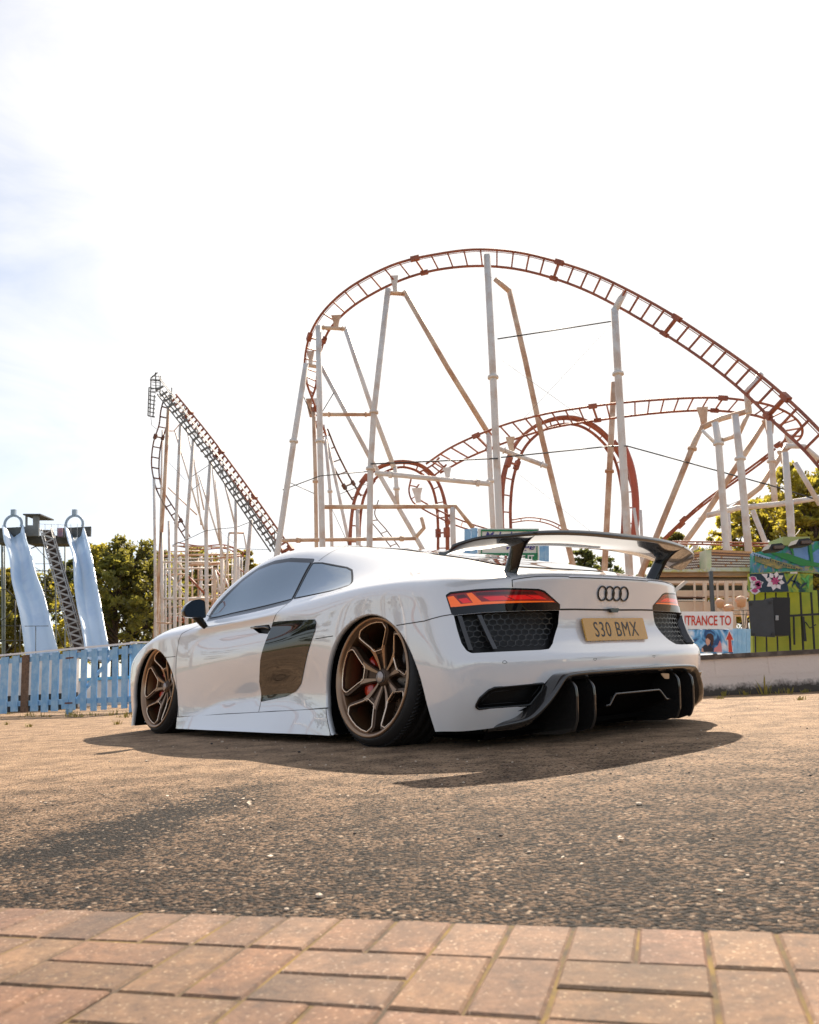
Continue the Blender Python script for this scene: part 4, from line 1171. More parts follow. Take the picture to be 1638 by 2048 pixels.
bm = bmesh.new(); add_lathe(bm, [(2.62, .50), (2.62, .56), (2.43, .56), (2.43, .50)], 40, M=Matrix.Translation((at(215, 1400, 19).x, 19.5, 0)) @ Matrix.Rotation(math.pi/2, 4, 'X')); bmesh.ops.recalc_face_normals(bm, faces=bm.faces); obj('rim', bm, mat('pool_blue', (.10, .38, .62), .5), pw2)

# ------------------------------------------------------------------ slide tower
M_SLIDE = mat('pale_blue_fibreglass', (.60, .74, .88), .28, coat=.5, noise=(.8, .55, (.40, .56, .78)))
M_STEELD = mat('dark_weathered_steel', (.085, .09, .085), .6, noise=(3, .5))
M_STEELL = mat('pale_galvanised', (.45, .45, .44), .55, noise=(4, .3))
M_GREENP = mat('green_grey_post', (.22, .26, .24), .6, noise=(3, .3))
def z6(x, y): return (x/4.268, 980+y/4.267)
def slide(name, Ls, Cs, Rs, parent, lab):
    n = len(Ls); rowsP = []
    Lc, Cc, Rc = [catmull([Vector((*z6(*p), 0)) for p in q], 5) for q in (Ls, Cs, Rs)]
    m_ = min(len(Lc), len(Cc), len(Rc))
    bm = bmesh.new(); prev = None
    for i in range(m_):
        t = i/(m_-1); Y = 44-8*t
        l_, c_, r_ = at(Lc[i].x, Lc[i].y, Y-.5), at(Cc[i].x, Cc[i].y, Y+.35), at(Rc[i].x, Rc[i].y, Y-.5)
        ring = [l_+Vector((-.07, .0, -.05)), l_+Vector((-.07, 0, .0)), l_+Vector((.0, 0, .0)), l_.lerp(c_, .45)+Vector((0, .28, -.1)), c_, c_.lerp(r_, .55)+Vector((0, .28, -.1)), r_, r_+Vector((.07, 0, 0)), r_+Vector((.07, 0, -.05)),
                c_.lerp(r_, .55)+Vector((0, .36, -.18)), c_+Vector((0, .08, -.08)), l_.lerp(c_, .45)+Vector((0, .36, -.18))]
        cur = [bm.verts.new(p) for p in ring]
        if prev:
            for q in range(12):
                f = bm.faces.new((prev[q], prev[(q+1) % 12], cur[(q+1) % 12], cur[q])); f.smooth = q not in (0, 1, 7)
        prev = cur
    bmesh.ops.recalc_face_normals(bm, faces=bm.faces)
    o = obj(name, bm, M_SLIDE, parent); o['label'] = lab
    return o
st = thing('slide_tower', 'slide tower with two pale blue chutes, steep stair and cabin behind the picket fence', 'slide', (0, 0, 0))
slide('chute', [(28,300),(45,420),(90,560),(110,750),(150,920),(190,1100),(235,1440)], [(110,390),(150,480),(190,600),(200,800),(270,960),(300,1120),(340,1440)], [(190,300),(215,420),(248,520),(300,720),(360,880),(425,1140),(500,1440)], st, 'wavy left chute')
slide('chute', [(562,310),(590,430),(632,560),(645,800),(672,1000),(705,1150),(750,1440)], [(636,420),(655,520),(690,680),(720,860),(750,1000),(775,1160),(810,1440)], [(708,320),(742,440),(780,600),(808,760),(850,980),(888,1200),(940,1440)], st, 'straight right chute')
for (cx_, cy_) in ((112, 290), (635, 290)):
    bm = bmesh.new(); c = at(*z6(cx_, cy_), 43.6); r_ = 74/4.268/F_PX*43.6
    add_tube(bm, [c+Vector((r_*math.cos(t), 0, r_*math.sin(t))) for t in [math.pi*(-.12+1.24*k/24) for k in range(25)]], .07, 8)
    add_box(bm, tuple(c+Vector((0, 0, r_+.18))), (.22, .2, .3)); obj('entry_hoop', bm, mat('hoop_blue_grey', (.30, .40, .50), .5), st)
    bm = bmesh.new(); c2 = at(*z6(cx_, 362), 44.2); add_box(bm, tuple(c2), (1.75*.26*4, .1, .55)); obj('entry_gate', bm, M_STEELD, st)
def px_box(bm, x0, y0, x1, y1, Y, d, mi=0):
    a, b = at(x0, y1, Y), at(x1, y0, Y); a2_ = at(x0, y0, Y); b2_ = at(x1, y1, Y)
    vs_ = [a, b2_, b, a2_]
    A = [bm.verts.new(p) for p in vs_]; B = [bm.verts.new(p+Vector((0, d, 0))) for p in vs_]
    fs = [bm.faces.new(A), bm.faces.new(list(reversed(B)))]
    for i in range(4): fs.append(bm.faces.new((A[i], B[i], B[(i+1) % 4], A[(i+1) % 4])))
    for f in fs: f.material_index = mi
    bmesh.ops.recalc_face_normals(bm, faces=bm.faces)
def zbox(bm, x0, y0, x1, y1, Y, d, mi=0): px_box(bm, *z6(x0, y0), *z6(x1, y1), Y, d, mi)
bm = bmesh.new(); zbox(bm, -60, 392, 45, 450, 44.5, 1.2); zbox(bm, 225, 388, 600, 458, 44.5, 1.2); obj('platform', bm, M_STEELD, st)
cab = thing('cabin', None, None); cab.parent = st
bm = bmesh.new(); zbox(bm, 215, 300, 330, 392, 44.0, .12); zbox(bm, 215, 210, 228, 300, 44.0, .12); zbox(bm, 280, 210, 330, 300, 44.0, .12); zbox(bm, 215, 300, 330, 392, 45.3, .1); zbox(bm, 215, 205, 228, 300, 45.3, .1); obj('cabin_walls', bm, mat('cabin_grey', (.22, .24, .24), .6, noise=(2, .3)), cab)
bm = bmesh.new(); zbox(bm, 195, 202, 345, 213, 43.8, 1.7); obj('cabin_roof', bm, M_STEELD, cab)
bm = bmesh.new(); zbox(bm, 487, 323, 530, 395, 43.5, .1); obj('notice_board', bm, mat('notice_blue', (.12, .16, .30), .5, noise=(3, .8, (.5, .2, .2))), st)
def ptube(bm, pts, w, Y, ground=False, n=8, mi=0):
    """tube through photograph pixels; w = width in pixels at the depth Y (number or one per point)"""
    Ys = Y if isinstance(Y, (list, tuple)) else [Y]*len(pts)
    P = [at(p[0], p[1], y) for p, y in zip(pts, Ys)]
    if ground:
        d = (P[-1]-P[-2]); 
        if d.z < -1e-3:
            t = P[-1].z/(-d.z); P.append(P[-1]+d*t)
    add_tube(bm, P, [w*P[min(i, len(Ys)-1)].y/F_PX/2 for i in range(len(P))], n, mi=mi)
bm = bmesh.new()
for pts in ([(18,440),(22,900),(25,1420)], [(40,470),(40,1420)], [(470,460),(480,1420)], [(555,460),(556,1420)], [(372,470),(378,640)]):
    ptube(bm, [z6(*p) for p in pts], 5.2 if pts[0][0] < 30 else 3.2, 46, True, n=6)
obj('support_post', bm, M_GREENP, st)
bm = bmesh.new()
for pts, w in (([(0,850),(60,850),(140,930)], 2), ([(60,860),(105,790)], 1.2), ([(0,1120),(70,1080),(150,980)], 1.8), ([(0,1285),(220,1285)], 2), ([(130,940),(130,1400)], 3), ([(170,1150),(170,1400)], 3), ([(40,1400),(130,1290)], 2), ([(0,1160),(170,1160)], 1.6),
               ([(265,500),(330,470)], 2.4), ([(300,480),(470,660)], 1.3), ([(305,690),(430,690)], 2), ([(305,748),(440,748)], 2), ([(300,630),(420,630)], 1), ([(345,860),(440,860)], 1.5), ([(310,700),(470,940)], 1.2), ([(370,870),(440,790)], 1.5), ([(400,1020),(520,1020)], 2.4), ([(560,695),(625,695)], 1.6), ([(345,865),(470,950)], 1.2), ([(300,660),(345,690)], 1), ([(480,1180),(540,1330)], 1.6)):
    ptube(bm, [z6(*p) for p in pts], w, 45.5, n=5)
obj('bracing', bm, M_STEELD, st)
stair = thing('stair', None, None); stair.parent = st
bm = bmesh.new()
for pts in ([(340,330),(480,830),(625,1410)], [(358,330),(497,830),(642,1410)]): ptube(bm, [z6(*p) for p in pts], 2.4, [43.5, 40, 36.5], n=5)
for pts in ([(430,320),(560,790),(735,1410)], [(447,330),(577,790),(752,1410)]): ptube(bm, [z6(*p) for p in pts], 2.2, [43.5, 40, 36.5], n=5)
obj('stringer', bm, M_STEELL, stair)
bm = bmesh.new(); bz = bmesh.new(); N_ = 46
for k in range(N_):
    t = k/(N_-1); Y = 43.6-7*t
    xl = 350+(632-350)*t+(0 if t < .5 else 0); xr = 438+(742-438)*t; y = 345+(1400-345)*t
    a, b = at(*z6(xl, y), Y), at(*z6(xr, y), Y)
    add_bar(bm, a+Vector((0, .15, 0)), b+Vector((0, .15, 0)), .30, .05)
    add_bar(bm, a+Vector((0, .32, -.1)), b+Vector((0, .32, -.1)), .03, .22)
    if k % 3 == 0 and k < N_-3:
        t2 = (k+3)/(N_-1); xm = 350+(632-350)*(t+t2)/2; xr2 = 438+(742-438)*t2; y2 = 345+(1400-345)*t2; xl2 = 350+(632-350)*t2
        m1 = at(*z6(350+(632-350)*(t+t2)/2+4, (y+y2)/2), Y-.9)
        add_bar(bz, at(*z6(xr, y), Y-.6), m1, .05, .07); add_bar(bz, m1, at(*z6(xr2, y2), Y-1.0), .05, .07)
obj('treads', bm, mat('stair_brown', (.10, .075, .07), .7), stair); obj('zigzag_brace', bz, M_STEELL, stair)
bm = bmesh.new()
for k in range(9):
    x = -40+70*k if k < 2 else 330+(k-2)*55
    ptube(bm, [z6(x, 290), z6(x, 400)], .9, 43.4, n=4)
ptube(bm, [z6(330, 290), z6(600, 300)], .8, 43.4, n=4); ptube(bm, [z6(340, 340), z6(600, 345)], .8, 43.4, n=4)
obj('handrail', bm, M_STEELL, st)
bm = bmesh.new(); ptube(bm, [z6(210, 1162), z6(415, 1160)], 1.2, 33, n=5); ptube(bm, [z6(305, 1165), z6(305, 1420)], 1.5, 33, True, n=5)
tag(obj('height_barrier', bm, M_STEELD), 'thin dark T-shaped pole standing in front of the wavy left chute', 'pole')

# ------------------------------------------------------------------ roller coaster
M_CW = mat('white_coaster_paint', (.66, .64, .62), .5, noise=(1.4, .50, (.46, .29, .18)))
M_CT = mat('rusty_cream_paint', (.60, .46, .34), .55, noise=(1.2, .75, (.36, .15, .06)))
M_RUST = mat('rust_red_rail', (.22, .062, .036), .6, noise=(2.2, .8, (.38, .12, .06)))
M_RUSTD = mat('dark_rust_rail', (.085, .040, .028), .6, noise=(2, .6, (.22, .08, .045)))
M_CABLE = mat('dark_cable', (.03, .03, .03), .5)
def track(name, nodes, parent, label=None, tie=.9, railw=4.2, tiew=2.3, spine=False, m_=None, sub=8, boxes=(), guard=False):
    """nodes: (outer px, outer py, inner px, inner py, Y outer, Y inner)"""
    O = catmull([at(n_[0], n_[1], n_[4]) for n_ in nodes], sub); I = catmull([at(n_[2], n_[3], n_[5]) for n_ in nodes], sub)
    bm = bmesh.new()
    ym = sum(p.y for p in O)/len(O); w = railw*ym/F_PX/2
    w *= 1.45; add_tube(bm, O, w, 6); add_tube(bm, I, w, 6)
    cen = [(a+b)/2 for a, b in zip(O, I)]
    L = [0]
    for i in range(1, len(cen)): L.append(L[-1]+(cen[i]-cen[i-1]).length)
    s = tie*.5; i = 0; cnt = 0
    while s < L[-1]:
        while L[i+1] < s: i += 1
        t = (s-L[i])/(L[i+1]-L[i]); a = O[i].lerp(O[i+1], t); b = I[i].lerp(I[i+1], t)
        dn = (O[i+1]-O[i]).normalized(); tw = tiew*ym/F_PX*1.45
        add_bar(bm, a, b, tw, tw, upv=dn)
        if cnt % 9 == 4:      # bolted joint plates
            add_bar(bm, a, b, tw*2.6, tw*1.2, upv=dn)
            add_bar(bm, a-dn*w*3.4, a+dn*w*3.4, w*3.4, w*3.4); add_bar(bm, b-dn*w*3.0, b+dn*w*3.0, w*3, w*3)
        cnt += 1; s += tie
    if guard:
        G = [O[i].lerp(I[i], .13) for i in range(len(O))]; add_tube(bm, G, w*.30, 4)
    if spine:
        sp_ = [O[i]+(O[i]-I[i])*.15+Vector((0, .5, 0)) for i in range(len(O))]
        add_tube(bm, sp_, w*1.15, 6)
    o = obj(name, bm, m_ or M_RUST, parent)
    if label: o['label'] = label
    return o
rc = thing('roller_coaster', 'large rust-red and white roller coaster with tall arched track and loops', 'roller coaster', (0, 0, 0))
BT = [(652,870,641,873,40,41),(630,812,622,815,37,38),(612,760,632,770,34.5,35.5),(610,715,637,722,33,34),(622,665,652,672,31.8,32.8),(648,622,675,640,31,32),(690,582,712,608,30.5,31.3),(742,550,765,577,30,30.8),(800,525,822,553,30,30.6),(870,509,884,538,30,30.6),(950,499,955,532,30,30.6),(1030,504,1026,537,30,30.6),(1105,521,1095,553,29.6,30.2),(1180,545,1165,578,29,29.6),(1250,577,1232,611,28.2,28.8),(1330,621,1306,654,27.2,27.8),(1405,669,1378,700,26.2,26.8),(1475,717,1446,750,25.2,25.8),(1535,763,1502,798,24.2,24.8),(1590,812,1554,850,23.3,23.9),(1640,862,1605,897,22.5,23.1),(1700,930,1660,960,21.8,22.4)]
track('main_track', BT, rc, 'high arched track', tie=.62, railw=4.0, guard=True)
track('main_track', [(1500,800,1520,822,30,31)][:0]+[(852,928,880,946,33,34),(900,896,935,916,32.6,33.6),(960,868,985,895,32.3,33.3),(1020,846,1045,873,32,33),(1090,828,1108,855,31.8,32.8),(1160,816,1172,844,31.5,32.4),(1240,806,1244,834,31,31.8),(1310,800,1305,827,30.5,31.2),(1380,796,1368,822,30,30.6),(1445,796,1428,821,29.5,30),(1505,803,1480,826,29,29.4),(1550,814,1518,833,28.8,28.9),(1585,832,1550,846,29.0,28.7),(1603,853,1568,860,29.6,28.8),(1603,872,1572,873,30.2,29.2),(1590,885,1566,884,30.8,29.8),(1560,905,1550,893,31.5,30.6)], rc, 'lower curving track', tie=.52, railw=3.6, tiew=2.0)
track('descent_track', [(1545,908,1550,898,32,31),(1500,942,1506,931,33,32),(1440,985,1447,974,34,33),(1390,1024,1396,1013,35,34),(1340,1070,1345,1060,36,35),(1300,1110,1306,1098,37,36)], rc, tie=1.1, railw=3.4)
track('drop_track', [(641,860,655,858,41,41.6),(655,905,672,900,42,42.6),(678,955,696,948,43,43.6),(705,1000,722,992,44,44.6)], rc, tie=.8, railw=2.6, tiew=1.6, m_=M_RUSTD)
track('loop_track', [(700,1100,718,1100,37,38),(703,1040,720,1042,37,38),(712,990,728,994,37,38),(735,950,748,960,37.2,38.2),(768,929,775,942,37.5,38.5),(805,922,805,934,38,39),(842,930,836,943,38.5,39.5),(872,957,860,966,39,40),(888,1000,872,1003,39.2,40.2),(893,1050,876,1052,39.3,40.3),(894,1100,876,1100,39.4,40.4)], rc, 'smaller loop', tie=.75, railw=4.2, tiew=1.8, spine=True)
track('loop_track', [(1006,1075,1022,1075,35,36),(1005,1010,1021,1012,35,36),(1010,950,1027,955,35,36),(1028,896,1044,905,35.2,36.2),(1058,860,1068,874,35.4,36.4),(1095,840,1100,854,35.8,36.8),(1135,833,1135,848,36.2,37.2),(1172,841,1167,855,36.6,37.6),(1208,865,1198,877,37,38),(1240,905,1226,912,37.3,38.3),(1262,955,1240,958,37.5,38.5),(1271,1010,1246,1012,37.6,38.6),(1268,1090,1243,1090,37.6,38.6)], rc, 'larger loop', tie=.75, railw=4.4, tiew=1.8, spine=True)
bm = bmesh.new(); add_tube(bm, catmull([at(p[0], p[1], 37) for p in ((1248,895),(1262,935),(1270,985),(1271,1040),(1264,1100))], 6), .17, 8); obj('loop_spine', bm, mat('bright_red_paint', (.40, .085, .045), .5, noise=(1.5, .6, (.26, .07, .04))), rc)
track('helix_track', [(822,958,838,968,36,36.6),(818,982,832,980,35.6,36.2),(826,1004,836,996,35.4,36),(846,1018,854,1008,35.6,36.2),(876,1034,884,1024,36,36.6),(905,1048,910,1036,36.5,37.1),(940,1060,943,1048,37,37.6),(980,1072,982,1060,38,38.6)], rc, tie=.7, railw=2.6, tiew=1.4)
track('helix_track', [(838,945,856,960,36,36.7),(865,930,880,942,35,35.8),(878,916,892,930,34,34.8)], rc, tie=.7, railw=3, tiew=1.6)
track('far_track', [(745,995,757,1000,46,46.8),(735,1030,750,1030,46,46.8),(760,1065,773,1060,46,46.8),(790,1105,803,1100,46,46.8)], rc, tie=.9, railw=1.6, tiew=1.2, m_=M_RUSTD)
track('far_track', [(1022,1040,1024,1045,50,50.8),(1060,1035,1060,1041,50,50.8),(1100,1042,1098,1048,50,50.8),(1140,1062,1136,1067,50,50.8)], rc, tie=1.2, railw=2.0, tiew=1.3)
track('near_low_track', [(1330,1083,1330,1087,26,26.8),(1420,1084,1420,1089,26,26.8),(1545,1087,1545,1093,26,26.8)], rc, tie=.8, railw=2.5, tiew=2)
def column(pts, w, Y, mm=None, flange=True, ground=True, name='support_column'):
    bm = bmesh.new(); ptube(bm, pts, w, Y, ground, n=12)
    if flange and len(pts) > 2:
        y = Y[1] if isinstance(Y, (list, tuple)) else Y
        for p in pts[1:-1]:
            a = at(p[0], p[1], y); q = at(p[0]+(pts[-1][0]-pts[0][0])*.01, p[1]+5, y); add_tube(bm, [a, q], w*y/F_PX*.78, 12)
    return obj(name, bm, mm or M_CW, rc)
column([(637,652),(640,880),(645,1095)], 12.5, 30)
column([(776,578),(748,822),(741,935),(739,1095)], 12.5, 30)
column([(974,512),(986,752),(999,1050)], 15, 30)
column([(1248,585),(1229,622)], 15, 28.5, ground=False, flange=False)
column([(1229,618),(1236,745),(1254,1060)], 15.5, 28.5)
column([(990,558),(1018,582)], 11, 32, M_CT, ground=False, flange=False)
column([(1018,580),(1050,718),(1085,880),(1130,1065)], 11.5, 32.5, M_CT, flange=False)
column([(808,583),(895,735),(976,866)], 11, 33, M_CT, ground=False, flange=False)
column([(977,860),(981,960),(986,1055)], 11, 33, M_CW)
column([(690,655),(742,812),(788,935)], 10, 34, M_CW, ground=False, flange=False)
column([(790,935),(793,975),(795,1012)], 9, 34, M_CW, ground=False)
column([(643,733),(745,925),(846,1100)], 9.5, 34, M_CW, flange=False)
column([(612,728),(588,880),(556,1095)], 12, 29.5, M_CW)
column([(627,815),(631,960),(633,1095)], 8, 38, M_CT)
column([(651,880),(660,980),(664,1095)], 7, 40, M_CW)
column([(648,850),(700,1095)], 7, 41, M_CW, flange=False)
column([(1228,765),(1219,940),(1211,1100)], 12, 34, M_CT)
column([(905,1015),(906,1060)], 11, 31.5, M_CW, flange=False)
column([(715,1020),(716,1095)], 8, 37, M_CW, flange=False)
column([(1403,853),(1385,895),(1312,1075)], 12, 27, M_CT)
column([(1430,845),(1437,885),(1453,1100)], 14, 26, M_CW)
column([(1470,830),(1480,915),(1497,1100)], 14.5, 25.5, M_CW)
column([(1453,1010),(1458,1100)], 12, 28, M_CW, flange=False)
column([(1527,848),(1488,910),(1410,1030),(1366,1090)], 11.5, 29, M_CT, flange=False)
column([(1537,838),(1543,920),(1550,1010)], 12, 28, M_CW, ground=False)
column([(1570,905),(1576,980),(1582,1065)], 13.5, 24, M_CW, flange=False)
column([(1590,925),(1640,1010)], 10, 24, M_CW, flange=False, ground=False)
column([(1505,1020),(1532,1088)], 10, 30, M_CW, flange=False)
column([(1497,826),(1478,868)], 9, 28, M_CT, ground=False, flange=False)
column([(1582,1000),(1585,1060)], 9, 26, M_CW, flange=False)
for i, (pts, w, Y, mm) in enumerate([
 ([(645,829),(742,829)], 8, 30.5, M_CT), ([(648,1014),(912,1013),(946,1056)], 9, 31.5, M_CT), ([(560,1081),(832,1077)], 7.5, 31, M_CT), ([(750,946),(980,968)], 10.5, 31.5, M_CW), ([(995,896),(1094,933)], 10, 31, M_CW),
 ([(640,655),(690,658)], 8, 31, M_CT), ([(614,730),(642,735)], 8, 31, M_CT), ([(776,586),(810,588)], 9, 31, M_CT), ([(1400,858),(1440,838),(1500,821)], 12, 27, M_CT), ([(1498,826),(1493,785),(1522,748)], 13, 25.5, M_CW), ([(1441,882),(1472,872)], 8, 26, M_CT),
 ([(1404,860),(1432,888)], 7, 26.5, M_CW), ([(1414,1031),(1475,1016),(1560,1008),(1645,994)], 11, 27, M_CW), ([(1450,1030),(1520,975),(1575,890)], 11, 28.5, M_CT), ([(1572,892),(1608,893),(1645,925)], 11, 27.5, M_CW), ([(843,1035),(848,1056),(832,1074)], 8, 33, M_CT), ([(1395,1086),(1352,1140)], 8, 29, M_CW)]):
    bm = bmesh.new(); ptube(bm, pts, w, Y, n=10)
    if len(pts) == 2 and w > 7:
        for t in (.12, .88):
            a = Vector((*pts[0], 0)).lerp(Vector((*pts[1], 0)), t); b = Vector((*pts[0], 0)).lerp(Vector((*pts[1], 0)), t+.03); add_tube(bm, [at(a.x, a.y, Y), at(b.x, b.y, Y)], w*Y/F_PX*.75, 10)
    obj('cross_beam', bm, mm, rc)
# gusset brackets that hold the track
for (x, y, w, h, Y, dx) in ((789,548,18,38,30.5,2), (672,628,20,30,31.2,-4), (895,934,18,24,32,0), (1022,872,18,38,31.5,8), (1408,812,22,44,29,-3), (1540,838,26,30,28.5,-2), (1583,868,20,26,28.5,4), (975,505,12,30,30,0), (621,700,16,30,33,-2), (835,975,22,30,35.5,4), (1568,900,20,26,26,0), (633,795,16,26,38,0), (618,795,12,40,36.5,10)):
    bm = bmesh.new(); add_prism(bm, [(-w/2,h/2),(w/2,h/2),(w*.3,0),(w*.22+dx*.3,-h/2),(-w*.22+dx*.3,-h/2),(-w*.3,0)], at(x, y+h/2, Y), Vector((Y/F_PX, 0, 0)), Vector((0, 0, Y/F_PX)), -.12)
    bmesh.ops.recalc_face_normals(bm, faces=bm.faces); obj('track_bracket', bm, M_CW if x % 2 else M_CT, rc)
for pts, w, Y in (([(741,928),(996,917)], 3, 29.8), ([(565,980),(640,952),(736,943)], 2.2, 29.6), ([(995,678),(1222,643)], 3.2, 29.3), ([(1002,915),(1215,893),(1254,892),(1560,976),(1645,1003)], 3, [29.8, 29, 28.3, 25, 24]), ([(575,963),(628,987)], 1.6, 31), ([(606,790),(622,828)], 2, 31), ([(642,828),(668,785)], 2, 31), ([(1003,720),(1160,832)], .8, 30), ([(1222,650),(1035,850)], .6, 30), ([(1395,1037),(1505,990)], 1.2, 30), ([(660,1010),(700,1095)], 1.2, 33), ([(680,988),(740,965)], 1.4, 34), ([(1040,950),(1180,1062)], .6, 30), ([(1530,1022),(1600,1100)], 1.5, 27), ([(1600,1060),(1560,1110)], 1.5, 27)):
    bm = bmesh.new(); ptube(bm, pts, w, Y, n=5); obj('bracing_cable', bm, M_CABLE, rc)
bm = bmesh.new()
for pts in ([(1268,1016),(1278,1085)], [(1281,1020),(1284,1085)]): ptube(bm, pts, 6, 34, True, n=8)
obj('loop_support', bm, M_CW, rc)

# ------------------------------------------------------------------ lift hill on the left
lh = thing('coaster_lift_hill', 'narrow coaster lift hill with steep grey walkway, left of the main coaster', 'roller coaster')
track('lift_track', [(352,789,340,800,47,47.5),(420,872,408,884,45,45.5),(500,980,488,992,43,43.5),(590,1108,575,1116,41,41.5)], lh, tie=.45, railw=3.0, tiew=2.2, m_=M_RUST)
track('drop_track', [(345,790,352,795,47,47.4),(330,796,344,802,47,47.4),(322,820,337,824,47,47.4),(318,850,333,853,47,47.4),(307,885,322,888,47.2,47.6),(303,925,318,928,47.4,47.8),(308,960,320,962,47.6,48),(318,990,330,988,48,48.4),(345,1035,355,1028,49,49.4),(372,1080,380,1074,50,50.4)], lh, tie=.62, railw=2.2, tiew=1.7, m_=M_RUSTD)
M_GREYW = mat('grey_walkway_steel', (.20, .21, .21), .55, noise=(3, .4))
bm = bmesh.new()
for o_ in (-9, -3, 3): ptube(bm, [(322+o_*.8, 775-o_*.6+8), (420+o_, 905-o_*.6), (552+o_*1.2, 1098-o_*.6)], 3.3, [46.8, 45, 41], n=5)
ptube(bm, [(318,757),(560,1075)], 2.0, [46.8, 41], n=4)
for k in range(30):
    t = k/29; x, y = 320+235*t, 775+322*t; Y = 46.8-5.8*t
    add_bar(bm, at(x-8, y+6, Y), at(x+7, y-3, Y), .10, .10)
obj('walkway', bm, M_GREYW, lh)
bm = bmesh.new()
for k in range(9):
    t = (k+.6)/9; x, y = 322+232*t, 778+320*t; Y = 46.6-5.8*t
    ptube(bm, [(x+6, y-24), (x+5, y+10)], 2.6, Y, n=4); ptube(bm, [(x+1, y-12), (x+1, y+14)], 2.0, Y, n=4)
ptube(bm, [(316,750),(556,1068)], 1.6, [46.6, 41], n=4)
obj('walkway_rail', bm, M_GREYW, lh)
bm = bmesh.new()
for pts in ([(302,757),(300,830)], [(311,745),(312,782)], [(321,752),(320,790)], [(298,775),(296,832)], [(309,790),(306,835)], [(301,757),(315,745)], [(297,832),(310,834)], [(300,760),(322,762)], [(303,778),(322,775)]): ptube(bm, pts, 3.0, 47, n=4)
for k in range(8): ptube(bm, [(299-k*.3, 775+k*8), (313-k*.6, 778+k*8)], 2.6, 47, n=4)
for k in range(6): ptube(bm, [(304, 752+k*6), (320, 754+k*6)], 1.6, 47, n=4)
obj('top_stair', bm, M_GREYW, lh)
def leg(pts, w, Y, mm, g=True):
    bm = bmesh.new(); ptube(bm, pts, w*1.12, Y, g, n=8); obj('support_leg', bm, mm, lh)
for pts, w, Y, mm in (([(308,958),(310,1110),(311,1250)], 5, 46, M_CW), ([(337,815),(328,990),(323,1065)], 6.5, 47, M_CT), ([(323,1065),(325,1250)], 6.5, 47, M_CW), ([(361,850),(352,1050),(350,1250)], 6, 46.4, M_CW), ([(387,878),(374,1050),(373,1250)], 6.5, 46, M_CW), ([(421,925),(412,1040),(414,1250)], 7, 45.4, M_CW),
                      ([(472,1000),(471,1080),(468,1250)], 6, 44, M_CW), ([(502,1040),(494,1130),(488,1200)], 7, 43.4, M_CW), ([(338,1042),(340,1250)], 5, 49, M_CW), ([(325,860),(322,1000)], 3.5, 48, M_CW), ([(430,960),(442,1080),(445,1250)], 5, 47, M_CW), ([(360,1110),(360,1250)], 5, 52, M_CW), ([(402,1110),(402,1250)], 5, 52, M_CW), ([(445,1110),(443,1250)], 7, 50, M_CW), ([(430,1135),(428,1250)], 7, 49, M_CT), ([(477,1110),(477,1200)], 6, 48, M_CW)):
    leg(pts, w, Y, mm)
for pts, w, Y, mm in (([(350,862),(408,1060)], 3.6, 48, M_CW), ([(372,850),(408,1020)], 3.2, 48.5, M_CW), ([(385,890),(402,1050)], 3.2, 48, M_CW), ([(398,950),(450,1120)], 3.8, 47, M_CW), ([(424,925),(440,1090)], 4, 46, M_CW), ([(448,962),(470,1050)], 4, 45, M_CW), ([(336,975),(394,1030)], 2.6, 48, M_CT), ([(330,862),(348,862),(362,845)], 2.2, 47.5, M_CT),
                      ([(458,1066),(488,1066)], 4, 44.5, M_CT), ([(458,1066),(455,1110),(440,1250)], 4.5, 44.5, M_CW), ([(488,1066),(498,1130)], 4, 44.5, M_CW),
                      ([(312,1112),(480,1108)], 4.5, 50, M_CT), ([(325,1124),(420,1124)], 4, 47, M_CW), ([(330,1138),(425,1136)], 4, 48, M_CW), ([(345,1092),(470,1095)], 3, 53, M_CT), ([(375,1130),(440,1126)], 6, 49, M_CT), ([(325,1198),(420,1196)], 4.5, 47, M_CW), ([(370,1200),(440,1200)], 5, 50, M_CT), ([(312,1245),(345,1247)], 3, 46, M_CT), ([(416,1118),(480,1112)], 3.5, 46, M_CT),
                      ([(354,1122),(372,1145)], 3.5, 49, M_CT), ([(372,1148),(412,1190)], 4.5, 49, M_RUST), ([(428,1135),(450,1165),(470,1190)], 4, 49, M_RUST), ([(330,1136),(375,1200)], 3.4, 50, M_CW), ([(430,1140),(445,1200)], 3.5, 48, M_CW), ([(428,1190),(418,1240)], 4, 47, M_CT), ([(448,1150),(470,1205)], 3.4, 47.5, M_CW), ([(470,1130),(495,1150)], 2.5, 50, M_RUST)):
    bm = bmesh.new(); ptube(bm, pts, w, Y, n=6); obj('tie_beam', bm, mm, lh)
for pts, w in (([(345,1090),(372,1080),(410,1062),(435,1058),(472,1055),(500,1044)], 1.5), ([(338,925),(370,960)], 1), ([(384,953),(418,930)], 1.4), ([(384,980),(400,967)], 1.2), ([(440,1062),(470,1088)], .8), ([(316,985),(333,1020)], 1.4), ([(478,1097),(545,1100)], 1.4), ([(302,835),(303,850),(313,858)], 1.2)):
    bm = bmesh.new(); ptube(bm, pts, w, 45, n=4); obj('bracing_cable', bm, M_CABLE, lh)
track('low_track', [(355,1085,355,1092,53,53.7),(400,1092,400,1099,53,53.7),(450,1090,450,1097,53,53.7),(490,1106,488,1114,52,52.7)], lh, tie=.9, railw=1.8, tiew=1.3, m_=M_RUST)
track('low_track', [(330,1238,332,1246,55,55.7),(350,1234,352,1242,55,55.7),(372,1238,372,1246,55,55.7)], lh, tie=.5, railw=2.2, tiew=2.0, m_=M_RUST)
track('low_track', [(378,1205,378,1196,55,55.7),(410,1203,410,1193,55,55.7),(440,1200,440,1190,55,55.7)], lh, tie=.5, railw=2.2, tiew=2.0, m_=M_CT)

